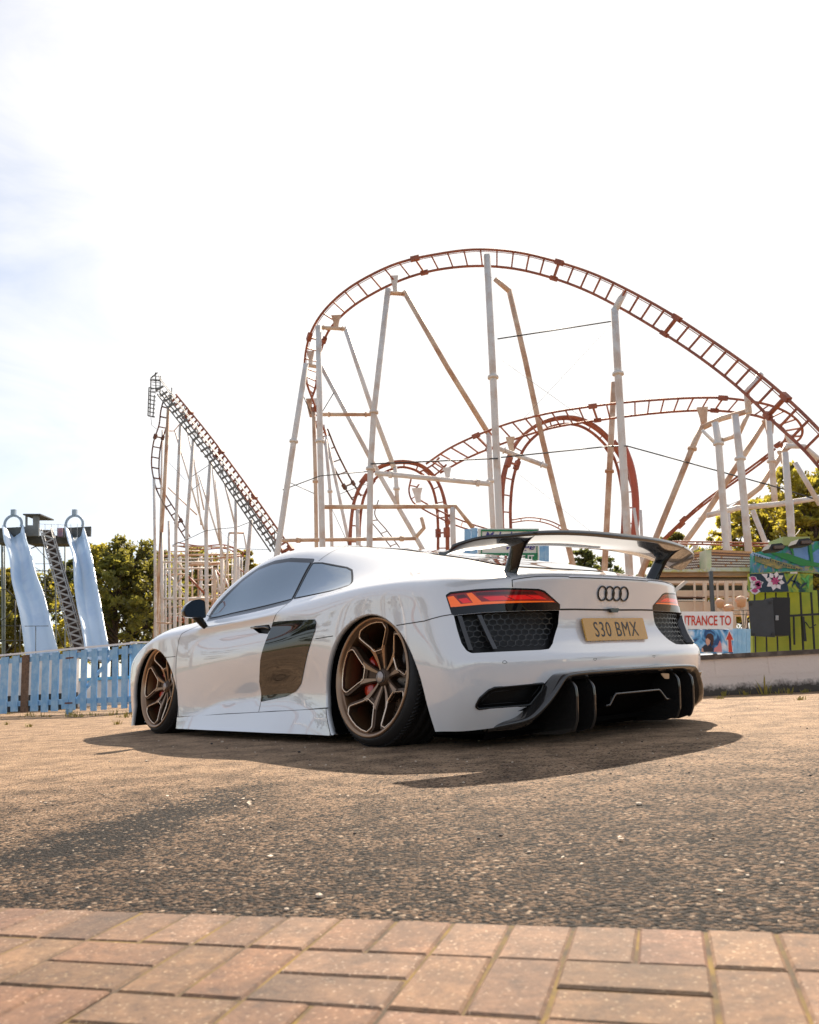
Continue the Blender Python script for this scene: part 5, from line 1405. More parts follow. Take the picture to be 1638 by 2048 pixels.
for x in (318, 331, 347, 384, 396, 424, 436, 456, 464, 484):
    leg([(x, 1104+(x*7) % 23), (x+1, 1250)], 3.6 if x % 2 else 2.8, 49+(x % 5), M_CW if x % 3 else M_CT)
for i, (x0, x1, y) in enumerate(((312, 400, 1104), (330, 470, 1118), (360, 480, 1131), (318, 372, 1150), (400, 462, 1152), (330, 430, 1172), (318, 450, 1214), (340, 400, 1228), (425, 480, 1178), (380, 470, 1160))):
    bm = bmesh.new(); ptube(bm, [(x0, y), (x1, y-2)], 3.0, 50+i % 3, n=6); obj('tie_beam', bm, M_CW if i % 3 else M_CT, lh)
for i, (x0, y0, x1, y1) in enumerate(((318, 1150, 350, 1104), (350, 1172, 384, 1131), (384, 1214, 424, 1152), (424, 1172, 456, 1118), (320, 1228, 360, 1172), (456, 1214, 478, 1150))):
    bm = bmesh.new(); ptube(bm, [(x0, y0), (x1, y1)], 2.2, 51, n=6); obj('tie_beam', bm, M_CT if i % 2 else M_CW, lh)
# ------------------------------------------------------------------ trees
def leaf_mat(name, base, trans):
    m = bpy.data.materials.new(name); m.use_nodes = True; n = m.node_tree.nodes; l = m.node_tree.links; b = n['Principled BSDF']
    g = n.new('ShaderNodeNewGeometry'); tn = n.new('ShaderNodeTexNoise'); tn.inputs['Scale'].default_value = .55; tn.inputs['Detail'].default_value = 4
    l.new(g.outputs['Position'], tn.inputs['Vector'])
    r = n.new('ShaderNodeMapRange'); r.inputs[1].default_value = .35; r.inputs[2].default_value = .65
    l.new(tn.outputs[0], r.inputs[0])
    def mixc(c):
        q = n.new('ShaderNodeMix'); q.data_type = 'RGBA'; q.inputs[6].default_value = tuple(v*.55 for v in c)+(1,); q.inputs[7].default_value = tuple(min(1, v*1.5) for v in c)+(1,); l.new(r.outputs[0], q.inputs[0]); return q.outputs[2]
    l.new(mixc(base), b.inputs['Base Color']); b.inputs['Roughness'].default_value = .6
    t = n.new('ShaderNodeBsdfTranslucent'); l.new(mixc(trans), t.inputs['Color'])
    ms = n.new('ShaderNodeMixShader'); ms.inputs[0].default_value = .45
    out = n['Material Output']; l.new(b.outputs[0], ms.inputs[1]); l.new(t.outputs[0], ms.inputs[2]); l.new(ms.outputs[0], out.inputs[0])
    return m
LEAF = [leaf_mat('olive_leaves', (.095, .105, .030), (.44, .40, .07)), leaf_mat('golden_leaves', (.17, .16, .035), (.72, .58, .07)), leaf_mat('dark_leaves', (.055, .07, .025), (.24, .26, .06))]
M_BARK = mat('tree_bark', (.07, .05, .035), .9, noise=(8, .5))
def tree_mesh(seed, H, Wd, nclump, leafs, lsize, tall=False):
    rg = random.Random(seed)
    tr = bmesh.new(); cr = bmesh.new()
    add_tube(tr, [(0, 0, 0), (rg.uniform(-.2, .2), 0, H*.3), (rg.uniform(-.3, .3), 0, H*.6), (0, 0, H*.88)], [H*.022, H*.017, H*.010, H*.003], 7)
    clumps = []
    for k in range(nclump):
        z = H*(.22+.76*rg.random()**.8); t = z/H
        prof = math.sin(min(1, (1.02-t)/.5)*math.pi/2)**.75*min(1, (t-.12)/.2+.35)
        a = rg.uniform(0, 6.283); r = Wd*.5*prof*rg.uniform(.25, 1.0)
        c = Vector((r*math.cos(a), r*math.sin(a), z)); clumps.append((c, rg.uniform(.055, .115)*Wd*(1.15-.5*t)))
        if k % 3 == 0: add_tube(tr, [(0, 0, z*.78), tuple((c+Vector((0, 0, z*.85)))*.5), tuple(c)], [H*.008, H*.005, H*.002], 4)
    for c, R in clumps:
        for q in range(leafs):
            d = Vector((rg.gauss(0, 1), rg.gauss(0, 1), rg.gauss(0, .8)))
            d = d.normalized()*R*rg.random()**.45
            p = c+d; s = lsize*rg.uniform(.6, 1.4)
            ax = Vector((rg.gauss(0, 1), rg.gauss(0, 1), rg.gauss(0, 1))).normalized(); bx = ax.orthogonal().normalized()
            bx.rotate(Quaternion(ax, rg.uniform(0, 6.28))); cx_ = ax.cross(bx)
            vs_ = [cr.verts.new(p+bx*s), cr.verts.new(p+cx_*s*.6), cr.verts.new(p-bx*s*.9), cr.verts.new(p-cx_*s*.55)]
            cr.faces.new(vs_)
    m1 = bpy.data.meshes.new('trunk'); tr.to_mesh(m1); tr.free(); m1.materials.append(M_BARK)
    m2 = bpy.data.meshes.new('crown'); cr.to_mesh(m2); cr.free()
    return m1, m2
TM = [tree_mesh(1, 10, 6.4, 105, 58, .15), tree_mesh(2, 10, 5.2, 90, 58, .14), tree_mesh(3, 10, 7.5, 115, 58, .155), tree_mesh(4, 10, 4.2, 80, 56, .13)]
CR = {}
def tree(px, pytop, Y, k, wsc, li, label, name='broadleaf_tree', rz=0.0, group=None):
    top = at(px, pytop, Y); H = max(top.z, 1.0)
    t = thing(name, label, 'tree', (top.x, Y, 0), rz, group)
    for nme, me in zip(('trunk', 'crown'), TM[k]):
        if nme == 'crown':
            if (k, li) not in CR:
                m2 = me.copy(); m2.materials.append(LEAF[li]); CR[(k, li)] = m2
            me = CR[(k, li)]
        o = bpy.data.objects.new(nme, me); col.objects.link(o); o.parent = t; o.scale = (H/10*wsc, H/10*wsc, H/10)
    return t
tree(20, 1135, 62, 0, 1.0, 1, 'golden tree behind the left chute at the left edge', rz=.3)
tree(-60, 1110, 60, 2, 1.0, 0, 'olive tree at the far left edge behind the slide tower', rz=2)
tree(75, 1130, 64, 2, 1.0, 0, 'olive tree seen through the slide tower, between the chutes', rz=1)
tree(142, 1118, 66, 1, 1.1, 2, 'dark tree half hidden by the straight right chute', rz=4)
tree(197, 1089, 60, 0, 1.05, 1, 'golden-topped tree just right of the straight slide chute', rz=2.2)
tree(262, 1072, 58, 2, .95, 0, 'tallest pointed tree between the slides and the lift hill', rz=.7)
tree(232, 1110, 56, 3, 1.5, 0, 'bushy olive tree in front of the gap left of the tallest pointed tree', rz=5)
tree(300, 1098, 60, 1, 1.3, 2, 'dark tree at the left foot of the lift hill', rz=3.1)
tree(345, 1105, 64, 2, 1.0, 0, 'olive tree behind the leftmost rusty legs of the lift hill', rz=1.4)
tree(392, 1095, 66, 0, 1.1, 0, 'olive tree behind the middle legs of the lift hill', rz=5.2)
tree(440, 1108, 66, 2, .9, 1, 'golden tree behind the lift hill just above the door mirror', rz=2.9)
tree(485, 1100, 68, 3, 1.2, 1, 'slim golden tree right of the lift hill legs', rz=4.4)
tree(514, 1128, 70, 1, 1.0, 1, 'small golden tree peeping over the windscreen', rz=.2)
tree(1165, 1098, 60, 3, 1.3, 2, 'dark small tree seen under the rear wing', rz=.2)
tree(1200, 1112, 58, 1, 1.2, 2, 'dark bushy tree beside the rusty pole under the wing', rz=.9)
tree(1345, 1062, 58, 1, 1.1, 0, 'olive tree right above the right tip of the wing', rz=1.9)
tree(1320, 1080, 62, 3, 1.3, 2, 'low dark tree left of the tree above the wing tip', rz=2.9)
tree(1420, 1085, 60, 2, .7, 2, 'low dark tree behind the kiosk roof', rz=3.3)
tree(1460, 1022, 56, 3, 1.2, 1, 'slim golden tree between the two thick white coaster columns', rz=3.9)
tree(1510, 1000, 52, 0, 1.05, 1, 'broad golden tree just right of the thick white columns', rz=4.9)
tree(1555, 985, 52, 1, 1.3, 0, 'olive tree behind the green kiosk', rz=5.4)
tree(1598, 925, 47, 2, .85, 1, 'tallest golden tree at the right edge', rz=.4)
tree(1665, 930, 46, 0, 1.0, 0, 'olive tree cut by the right edge of the photo', rz=1.1)
tree(1620, 1000, 44, 3, 1.6, 1, 'leafy golden tree below the tallest one at the right edge', rz=2.1)
# the other side of the car park, behind the photographer: it shows only as reflections in the paint
tm = thing('grass_verge', None, None)
col.objects.unlink(tm); bpy.data.objects.remove(tm)
bm = bmesh.new(); bm.faces.new([bm.verts.new(p) for p in ((-120, -60, .004), (120, -60, .004), (120, -22, .004), (-120, -22, .004))]); bmesh.ops.recalc_face_normals(bm, faces=bm.faces)
if list(bm.faces)[0].normal.z < 0: bmesh.ops.reverse_faces(bm, faces=bm.faces)
tag(obj('grass_verge', bm, mat('verge_grass', (.10, .11, .03), .9, noise=(.6, .5, (.16, .13, .05)))), kind='structure')
rng = random.Random(21)
for k in range(12):
    H = rng.uniform(4, 8); kk = k % 4
    t = thing('broadleaf_tree', 'tree beyond the grass verge behind the photographer', 'tree', (-66+12*k+rng.uniform(-3, 3), -48+rng.uniform(-6, 6), 0), rng.uniform(0, 6), 'trees behind the photographer')
    for nme, me in zip(('trunk', 'crown'), TM[kk]):
        if nme == 'crown':
            if (kk, 0) not in CR: m2 = me.copy(); m2.materials.append(LEAF[0]); CR[(kk, 0)] = m2
            me = CR[(kk, 0)]
        o = bpy.data.objects.new(nme, me); col.objects.link(o); o.parent = t; o.scale = (H/10*1.3, H/10*1.3, H/10)

# unseen trees, verge, coaster and hall added beside the frame for reflections in the paint
rng = random.Random(33)
spots = [(-38+rng.uniform(-6, 4), -14+7.5*k, rng.uniform(4.5, 7.5)) for k in range(9)] + [(40+rng.uniform(-4, 8), -34+7.5*k, rng.uniform(4.5, 8)) for k in range(7)]
for i_, (x, y, H) in enumerate(spots):
    kk = i_ % 4
    t = thing('broadleaf_tree', 'unseen tree added at the side of the car park for reflections', 'tree', (x, y, 0), rng.uniform(0, 6), 'unseen trees added at the sides of the car park')
    for nme, me in zip(('trunk', 'crown'), TM[kk]):
        if nme == 'crown':
            if (kk, 2) not in CR: m2 = me.copy(); m2.materials.append(LEAF[2]); CR[(kk, 2)] = m2
            me = CR[(kk, 2)]
        o = bpy.data.objects.new(nme, me); col.objects.link(o); o.parent = t; o.scale = (H/10*1.3, H/10*1.3, H/10)
for sx_ in (-1, 1):
    bm = bmesh.new(); xs = sorted((sx_*22, sx_*90)); bm.faces.new([bm.verts.new(p) for p in ((xs[0], -22, .004), (xs[1], -22, .004), (xs[1], 60 if sx_ < 0 else 2, .004), (xs[0], 60 if sx_ < 0 else 2, .004))])
    tag(obj('side_verge', bm, mat('verge_grass', (.1, .1, .03))), kind='structure')
def world_track(pts, parent, gauge=1.1, r=.10):
    P = catmull([Vector(p) for p in pts], 8); bm = bmesh.new(); A = []; B = []
    for i, p in enumerate(P):
        d = (P[min(i+1, len(P)-1)]-P[max(i-1, 0)]); sd_ = d.cross(Vector((0, 0, 1)))
        sd_ = sd_.normalized() if sd_.length > 1e-4 else Vector((1, 0, 0)); A.append(p+sd_*gauge/2); B.append(p-sd_*gauge/2)
    add_tube(bm, A, r, 6); add_tube(bm, B, r, 6)
    for a, b in zip(A[::2], B[::2]): add_bar(bm, a, b, .09, .09)
    obj('track', bm, M_RUST, parent)
sr = thing('unseen_coaster', 'unseen second coaster with rust-red track, added left of the frame for reflections', 'roller coaster')  # added out of view so its track mirrors in the car's side
world_track([(-20, -6, .8), (-22, -1, 3.5), (-24, 4, 8), (-25, 9, 11), (-24, 14, 9), (-22, 19, 5), (-20, 24, 4), (-21, 29, 7)], sr)
world_track([(-28, 2, 1), (-30, 7, 5), (-30, 13, 7), (-29, 19, 5.5), (-28, 26, 2)], sr)
for (x, y, z) in ((-22, -1, 3.4), (-24, 4, 7.9), (-25, 9, 10.9), (-24, 14, 8.9), (-22, 19, 4.9), (-20, 24, 3.9), (-30, 7, 5), (-30, 13, 7), (-29, 19, 5.5)):
    bm = bmesh.new(); add_tube(bm, [(x, y, 0), (x, y, z)], .15, 8); add_tube(bm, [(x-z*.25, y, 0), (x, y, z)], .12, 8); obj('support_column', bm, M_CW, sr)
hall = thing('unseen_hall', 'unseen long pale hall with dark doors, added right of the frame for reflections', 'building')  # invented building out of view, there to be mirrored in the paint
bm = bmesh.new(); add_box(bm, (33, -12, 2.0), (8, 22, 4.0)); obj('wall', bm, mat('hall_cream', (.62, .54, .44), .7), hall)
bm = bmesh.new(); add_box(bm, (33, -12, 4.15), (8.8, 23, .3)); obj('roof', bm, mat('hall_roof_red', (.30, .08, .05), .7), hall)
for yy in (-20, -14.5, -9, -3.5):
    bm = bmesh.new(); add_box(bm, (28.97, yy, 1.3), (.1, 2.6, 2.6)); obj('door', bm, mat('hall_door_dark', (.03, .035, .04), .4), hall)
# ------------------------------------------------------------------ low wall on the right
def wall_mat():
    m = bpy.data.materials.new('stained_white_blockwork'); m.use_nodes = True; n = m.node_tree.nodes; l = m.node_tree.links; b = n['Principled BSDF']
    g = n.new('ShaderNodeNewGeometry'); sx = n.new('ShaderNodeSeparateXYZ'); l.new(g.outputs['Position'], sx.inputs[0])
    n1 = n.new('ShaderNodeTexNoise'); n1.inputs['Scale'].default_value = 6; n1.inputs['Detail'].default_value = 9; n1.inputs['Roughness'].default_value = .72
    mp_ = n.new('ShaderNodeMapping'); mp_.inputs['Scale'].default_value = (1, 1, .5); l.new(g.outputs['Position'], mp_.inputs[0]); l.new(mp_.outputs[0], n1.inputs['Vector'])
    n2 = n.new('ShaderNodeTexNoise'); n2.inputs['Scale'].default_value = 45; n2.inputs['Detail'].default_value = 5; l.new(g.outputs['Position'], n2.inputs['Vector'])
    # mould rises from the foot of the wall
    a = n.new('ShaderNodeMath'); a.operation = 'MULTIPLY_ADD'; a.inputs[1].default_value = -6.4; a.inputs[2].default_value = .98; l.new(sx.outputs[2], a.inputs[0])
    s = n.new('ShaderNodeMath'); s.operation = 'ADD'; l.new(a.outputs[0], s.inputs[0]); l.new(n1.outputs[0], s.inputs[1])
    s2 = n.new('ShaderNodeMath'); s2.operation = 'MULTIPLY_ADD'; s2.inputs[1].default_value = .5; l.new(n2.outputs[0], s2.inputs[0]); l.new(s.outputs[0], s2.inputs[2])
    r = n.new('ShaderNodeMapRange'); r.inputs[1].default_value = 1.02; r.inputs[2].default_value = 1.40; l.new(s2.outputs[0], r.inputs[0])
    r2 = n.new('ShaderNodeMapRange'); r2.inputs[1].default_value = .60; r2.inputs[2].default_value = .72; r2.inputs[4].default_value = .55; l.new(n1.outputs[0], r2.inputs[0])
    mx_ = n.new('ShaderNodeMath'); mx_.operation = 'MAXIMUM'; l.new(r.outputs[0], mx_.inputs[0]); l.new(r2.outputs[0], mx_.inputs[1])
    q = n.new('ShaderNodeMix'); q.data_type = 'RGBA'; q.inputs[6].default_value = (.70, .62, .57, 1); q.inputs[7].default_value = (.07, .06, .05, 1); l.new(mx_.outputs[0], q.inputs[0]); l.new(q.outputs[2], b.inputs['Base Color'])
    b.inputs['Roughness'].default_value = .85
    bp = n.new('ShaderNodeBump'); bp.inputs['Strength'].default_value = .4; bp.inputs['Distance'].default_value = .01; l.new(n2.outputs[0], bp.inputs['Height']); l.new(bp.outputs[0], b.inputs['Normal'])
    return m
w0, w1 = gnd(1180, 1403), gnd(1760, 1377); wd = (w1-w0).normalized(); wang = math.atan2(wd.y, wd.x); wL = (w1-w0).length; WH = .315; wn_ = Vector((-wd.y, wd.x, 0))
wl_ = thing('low_wall', 'low white blockwork wall with dark capping and black mould along its foot, right of the car', 'wall')
M_WALL = wall_mat()
bm = bmesh.new()
nb = int(wL/.44)
for r_ in range(2):
    for k in range(-1, nb+1):
        s0 = k*.44+(.22 if r_ else 0); s1 = s0+.434
        s0, s1 = max(s0, 0), min(s1, wL)
        if s1-s0 < .05: continue
        c = w0+wd*(s0+s1)/2+wn_*.1; h = WH/2
        add_box(bm, (c.x, c.y, h*r_+h/2), (s1-s0, .2, h-.005), rz=wang)
c = w0+wd*wL/2+wn_*.102; add_box(bm, (c.x, c.y, WH/2), (wL, .196, WH), rz=wang)
obj('blockwork', bm, M_WALL, wl_)
bm = bmesh.new(); add_box(bm, (c.x, c.y, WH+.020), (wL, .26, .038), rz=wang); obj('capping', bm, mat('dark_capping', (.065, .050, .042), .7, noise=(12, .5, (.22, .18, .15))), wl_)

# ------------------------------------------------------------------ signs
def panel(bm, x0, y0, x1, y1, Y, d=.04, mi=0): px_box(bm, x0, y0, x1, y1, Y, d, mi)
def pxtext(txt, x0, y0, x1, y1, Y, m, parent, bold=0.0, name='lettering', spacing=1.0, shear=0):
    """lettering filling the rectangle given in photograph pixels on a board at depth Y"""
    tb = text_bm(txt, 1.0, .0, bold=bold, spacing=spacing, shear=shear)
    xs = [v.co.x for v in tb.verts]; ys_ = [v.co.y for v in tb.verts]
    a, b, c_ = at(x0, y1, Y), at(x1, y1, Y), at(x0, y0, Y)
    ax, ay = b-a, c_-a
    for v in tb.verts:
        u, w = (v.co.x-min(xs))/(max(xs)-min(xs)), (v.co.y-min(ys_))/(max(ys_)-min(ys_)); v.co = a+ax*u+ay*w+Vector((0, -.006, 0))
    return obj(name, tb, m, parent)
def pxpoly(pts, Y, m, parent, name, off=.006, d=.003):
    bm = bmesh.new(); P = [at(x, y, Y)+Vector((0, -off, 0)) for x, y in pts]
    A = [bm.verts.new(p) for p in P]; f = bm.faces.new(A)
    r = bmesh.ops.extrude_face_region(bm, geom=[f]); 
    for v in [g for g in r['geom'] if isinstance(g, bmesh.types.BMVert)]: v.co.y += d
    bmesh.ops.recalc_face_normals(bm, faces=bm.faces); return obj(name, bm, m, parent)
M_SIGNW = mat('sign_white', (.80, .79, .78), .5); M_SIGNR = mat('sign_red', (.55, .045, .02), .5); M_SGREEN = mat('sign_green', (.01, .19, .07), .5); M_NAVY = mat('sign_navy', (.04, .03, .20), .5)
YS = 8.6
es = thing('entrance_sign', 'white sign with red capitals ENTRANCE TO above a blue picture panel with a red arrow', 'sign')
bm = bmesh.new(); panel(bm, 1338, 1223, 1466, 1258, YS); obj('board', bm, M_SIGNW, es)
pxtext('ENTRANCE TO', 1352, 1231, 1462, 1251, YS, M_SIGNR, es, bold=.018)
def picture_mat():
    m = mat('picture_blue', (.10, .30, .55), .45); n = m.node_tree.nodes; l = m.node_tree.links
    g = n.new('ShaderNodeNewGeometry'); t = n.new('ShaderNodeTexNoise'); t.inputs['Scale'].default_value = 5; t.inputs['Detail'].default_value = 6; t.inputs['Distortion'].default_value = 2.2
    l.new(g.outputs['Position'], t.inputs['Vector']); r = n.new('ShaderNodeValToRGB'); e = r.color_ramp.elements
    e[0].position = .38; e[0].color = (.015, .07, .20, 1); e[1].position = .66; e[1].color = (.75, .80, .85, 1); q = e.new(.5); q.color = (.12, .38, .68, 1)
    l.new(t.outputs[0], r.inputs[0]); l.new(r.outputs[0], n['Principled BSDF'].inputs['Base Color']); return m
bm = bmesh.new(); panel(bm, 1340, 1259, 1466, 1307, YS, .04); pic = obj('picture_panel', bm, picture_mat(), es)
SK = mat('printed_skin', (.62, .34, .24), .5); HR = mat('printed_hair', (.05, .018, .015), .5); DK = mat('printed_dark', (.012, .015, .03), .5); PK = mat('printed_pink', (.60, .22, .24), .5)
z8 = lambda x, y: (1300+x/3.938, 900+y/3.938)
pxpoly([z8(*p) for p in ((412,1590),(408,1555),(430,1535),(470,1540),(495,1560),(498,1590))], YS, DK, es, 'printed_figure', .008)
pxpoly([z8(*p) for p in ((436,1470),(452,1446),(478,1444),(496,1462),(500,1490),(494,1530),(480,1550),(474,1500),(450,1480),(440,1490))], YS, HR, es, 'printed_figure', .012)
pxpoly([z8(*p) for p in ((436,1488),(446,1474),(464,1478),(472,1500),(468,1528),(452,1542),(438,1524))], YS, SK, es, 'printed_figure', .010)
pxpoly([z8(*p) for p in ((500,1590),(505,1560),(530,1545),(548,1500),(560,1530),(566,1590))], YS, PK, es, 'printed_figure', .008)
pxpoly([z8(*p) for p in ((414,1556),(402,1570),(404,1590),(420,1590))], YS, SK, es, 'printed_figure', .009)
pxpoly([z8(*p) for p in ((588,1500),(622,1418),(660,1500),(640,1500),(652,1592),(612,1592),(606,1500))], YS, M_SIGNW, es, 'arrow_outline', .008)
pxpoly([z8(*p) for p in ((596,1494),(622,1430),(652,1494),(636,1494),(646,1592),(617,1592),(613,1494))], YS, M_SIGNR, es, 'arrow', .012)
bp_ = thing('boarded_fence', 'pale blue boarded panel between the entrance sign and the green kiosk', 'fence')
for k in range(4):
    bm = bmesh.new(); panel(bm, 1467+k*8.6, 1257+k*.2, 1475.2+k*8.6, 1308, YS+.05, .03); obj('board', bm, mat('pale_blue_board', (.25, .50, .72), .6, noise=(8, .6, (.45, .65, .80))), bp_)
YM = 14.0
ms_ = thing('welcome_sign', 'white sign with green border and purple script between blue boards, behind the wing', 'sign')
bm = bmesh.new(); panel(bm, 956, 1057, 1078, 1155, YM, .05); obj('board', bm, mat('sign_cream', (.78, .76, .70), .5), ms_)
bm = bmesh.new()
for (a, b, c_, d_) in ((962,1059,1076,1062.5),(962,1062.5,964,1112),(1073,1062.5,1075,1112),(961,1106,1075.5,1127)): panel(bm, a, b, c_, d_, YM-.02, .012)
obj('border', bm, M_SGREEN, ms_)
pxtext('Melody', 969, 1064, 1034, 1084, YM-.02, M_NAVY, ms_, bold=.02, shear=.35)
pxtext('Village', 1012, 1086, 1070, 1104, YM-.02, M_NAVY, ms_, bold=.02, shear=.35)
pxtext('YOU MADE IT', 972, 1110, 1068, 1122, YM-.04, M_SIGNW, ms_, bold=.03)
for (a, b, c_) in ((929, 942, 1058), (942.6, 955, 1056), (1079, 1088, 1088), (1088.6, 1098, 1089)):
    bm = bmesh.new(); panel(bm, a, c_, b, 1180, YM+.02, .04); obj('side_board', bm, M_BLUE, ms_)

# ------------------------------------------------------------------ kiosks on the right
YK = 12.0
M_LIME = mat('lime_panel', (.55, .56, .05), .55, noise=(1.5, .7, (.26, .40, .05)))
M_BAR = mat('dark_bar', (.022, .022, .024), .5)
def mural(name, cols, sc, dist=1.5):
    m = mat(name, cols[0], .5); n = m.node_tree.nodes; l = m.node_tree.links
    g = n.new('ShaderNodeNewGeometry'); t = n.new('ShaderNodeTexNoise'); t.inputs['Scale'].default_value = sc; t.inputs['Detail'].default_value = 3; t.inputs['Distortion'].default_value = dist
    l.new(g.outputs['Position'], t.inputs['Vector']); r = n.new('ShaderNodeValToRGB'); r.color_ramp.interpolation = 'LINEAR'; e = r.color_ramp.elements
    e[0].position = .30; e[0].color = tuple(cols[0])+(1,); e[1].position = .70; e[1].color = tuple(cols[-1])+(1,)
    for i, c in enumerate(cols[1:-1]): q = e.new(.36+.28*i/max(1, len(cols)-3)); q.color = tuple(c)+(1,)
    l.new(t.outputs[0], r.inputs[0]); l.new(r.outputs[0], n['Principled BSDF'].inputs['Base Color']); return m
z66 = lambda x, y: (1400+x/5.689, 1040+y/5.689)
kk = thing('jungle_kiosk', 'lime green kiosk with jungle flower mural and black bars at the right edge', 'kiosk')
bm = bmesh.new(); panel(bm, *z66(600, 800), 1760, 1312, YK, .12); obj('front_wall', bm, M_LIME, kk)
for x in (620, 742, 862, 1000, 1140, 1262, 1345, 1460):
    bm = bmesh.new(); ptube(bm, [z66(x, 800), z66(x+12+(x-600)*.05, 1560)], 4.2 if x > 900 else 3.4, YK-.12, True, n=4); obj('upright_bar', bm, M_BAR, kk)
bm = bmesh.new(); ptube(bm, [z66(1020, 1090), z66(1500, 1062)], 6, YK-.2, n=4); ptube(bm, [z66(1065, 1090), z66(1075, 1420)], 4, YK-.2, n=4); ptube(bm, [z66(1170, 1100), z66(1195, 1380)], 6.5, YK-.25, n=4); ptube(bm, [z66(1200, 1160), z66(1250, 1230), z66(1320, 1190)], 2.6, YK-.3, n=6); obj('barrier', bm, M_BAR, kk)
cb = thing('electrical_cabinet', 'grey steel cabinet with its black side open, mounted on the green kiosk', 'cabinet')
bm = bmesh.new(); P4 = [z66(548, 918), z66(828, 905), z66(855, 1335), z66(580, 1320)]
A = [bm.verts.new(at(*p, YK-.75)) for p in P4]; B = [bm.verts.new(at(*p, YK-.66)) for p in P4]
bm.faces.new(A); bm.faces.new(list(reversed(B)))
for i in range(4): bm.faces.new((A[i], B[i], B[(i+1) % 4], A[(i+1) % 4]))
bmesh.ops.recalc_face_normals(bm, faces=bm.faces); obj('cabinet_door', bm, mat('cabinet_grey', (.055, .060, .066), .6, noise=(6, .25)), cb)
bm = bmesh.new(); panel(bm, *z66(830, 880), *z66(1025, 1315), YK-.70, .30); obj('cabinet_body', bm, mat('cabinet_black', (.010, .010, .012), .5), cb)
bm = bmesh.new(); panel(bm, *z66(860, 1085), *z66(895, 1140), YK-.72, .01); obj('cabinet_label', bm, mat('cabinet_label_grey', (.35, .36, .36), .5), cb)
bm = bmesh.new()
for p in ((580, 955), (800, 940), (610, 1300), (832, 1295)): add_tube(bm, [at(*z66(*p), YK-.77), at(*z66(*p), YK-.75)], .02, 8)
obj('bolts', bm, M_BAR, cb)
bm = bmesh.new(); panel(bm, *z66(560, 610), *z66(1285, 820), YK-.3, .06); fb_ = obj('flower_banner', bm, mural('leaf_mural', [(.01, .05, .05), (.05, .22, .05), (.36, .42, .03), (.50, .50, .05), (.04, .25, .08)], 4.5), kk)
def petal(cx, cy, L, W, ang):
    return [(cx+L*t*math.cos(ang)-W*s*math.sin(ang), cy+L*t*math.sin(ang)+W*s*math.cos(ang)) for t, s in ((0, 0), (.3, .8), (.6, 1), (1, 0), (.6, -1), (.3, -.8))]
WH_ = mat('mural_white', (.80, .74, .76), .5); MG = mat('mural_magenta', (.50, .06, .20), .5); NV = mat('mural_navy', (.012, .035, .06), .5)
pxpoly([z66(*p) for p in ((565,615),(950,600),(1000,760),(1010,815),(590,825))], YK-.3, NV, kk, 'mural_ground', .006)
for k in range(8): pxpoly([z66(*p) for p in petal(850, 695, 112, 32, k*math.pi/4+.2)], YK-.3, WH_, kk, 'mural_flower', .012)
for k in range(6): pxpoly([z66(*p) for p in petal(850, 695, 52, 15, k*math.pi/3)], YK-.3, MG, kk, 'mural_flower', .018)
for (cx, cy, an) in ((590, 650, .5), (640, 745, -.3), (600, 800, .1), (700, 690, 2.4), (655, 790, -.8)):
    pxpoly([z66(*p) for p in petal(cx-40, cy, 125, 42, an)], YK-.3, WH_, kk, 'mural_flower', .010)
    pxpoly([z66(*p) for p in petal(cx-20, cy, 80, 24, an)], YK-.3, MG, kk, 'mural_flower', .016)
pxpoly([z66(*p) for p in ((695,615),(765,612),(755,680))], YK-.3, WH_, kk, 'mural_flower', .011)
GRN = mat('mural_leaf_green', (.10, .42, .10), .5)
for (x, y, L, W, an) in ((960, 760, 190, 14, -.9), (1040, 780, 190, 12, -1.2), (1120, 790, 170, 14, -.75), (1190, 720, 120, 16, -1.1), (1020, 680, 150, 12, .4), (1150, 650, 110, 14, .7), (1230, 790, 150, 12, -1.6), (1100, 700, 90, 20, 1.3)):
    pxpoly([z66(*p) for p in petal(x, y, L, W, an)], YK-.3, GRN if x % 20 else NV, kk, 'mural_leaf', .010)
bm = bmesh.new(); P4 = [z66(615, 375), z66(760, 340), z66(1040, 275), (1700, 1075), (1700, 1150), z66(1150, 575), z66(615, 600)]
A = [bm.verts.new(at(*p, YK-.1)) for p in P4]; B = [bm.verts.new(at(*p, YK-.1)+Vector((0, .15, 0))) for p in P4]; bm.faces.new(A); bm.faces.new(list(reversed(B)))
for i in range(len(A)): bm.faces.new((A[i], B[i], B[(i+1) % len(A)], A[(i+1) % len(A)]))
bmesh.ops.recalc_face_normals(bm, faces=bm.faces); obj('upper_mural', bm, mural('canopy_mural', [(.02, .08, .16), (.03, .26, .10), (.02, .30, .24), (.10, .20, .40), (.40, .36, .12), (.05, .30, .10)], 3.2, 2.5), kk)
BLM = mat('mural_sky_blue', (.16, .32, .62), .5, noise=(4, .5, (.05, .14, .40))); GR2 = mat('mural_frame_green', (.03, .24, .06), .5)
pxpoly([z66(*p) for p in ((1050,310),(1215,285),(1235,455),(1150,460),(1060,400))], YK-.1, BLM, kk, 'mural_window', .01)
pxpoly([z66(*p) for p in ((1270,380),(1400,300),(1400,500),(1290,480))], YK-.1, BLM, kk, 'mural_window', .01)
pxpoly([z66(*p) for p in ((770,370),(980,380),(1280,480),(1400,500),(1400,540),(1180,520),(1150,525))], YK-.1, GR2, kk, 'mural_beam', .018)
pxpoly([z66(*p) for p in ((1005,300),(1045,290),(1065,400),(1050,405))], YK-.1, GR2, kk, 'mural_beam', .02)
pxpoly([z66(*p) for p in ((1225,270),(1260,262),(1290,500),(1255,480))], YK-.1, GR2, kk, 'mural_beam', .02)
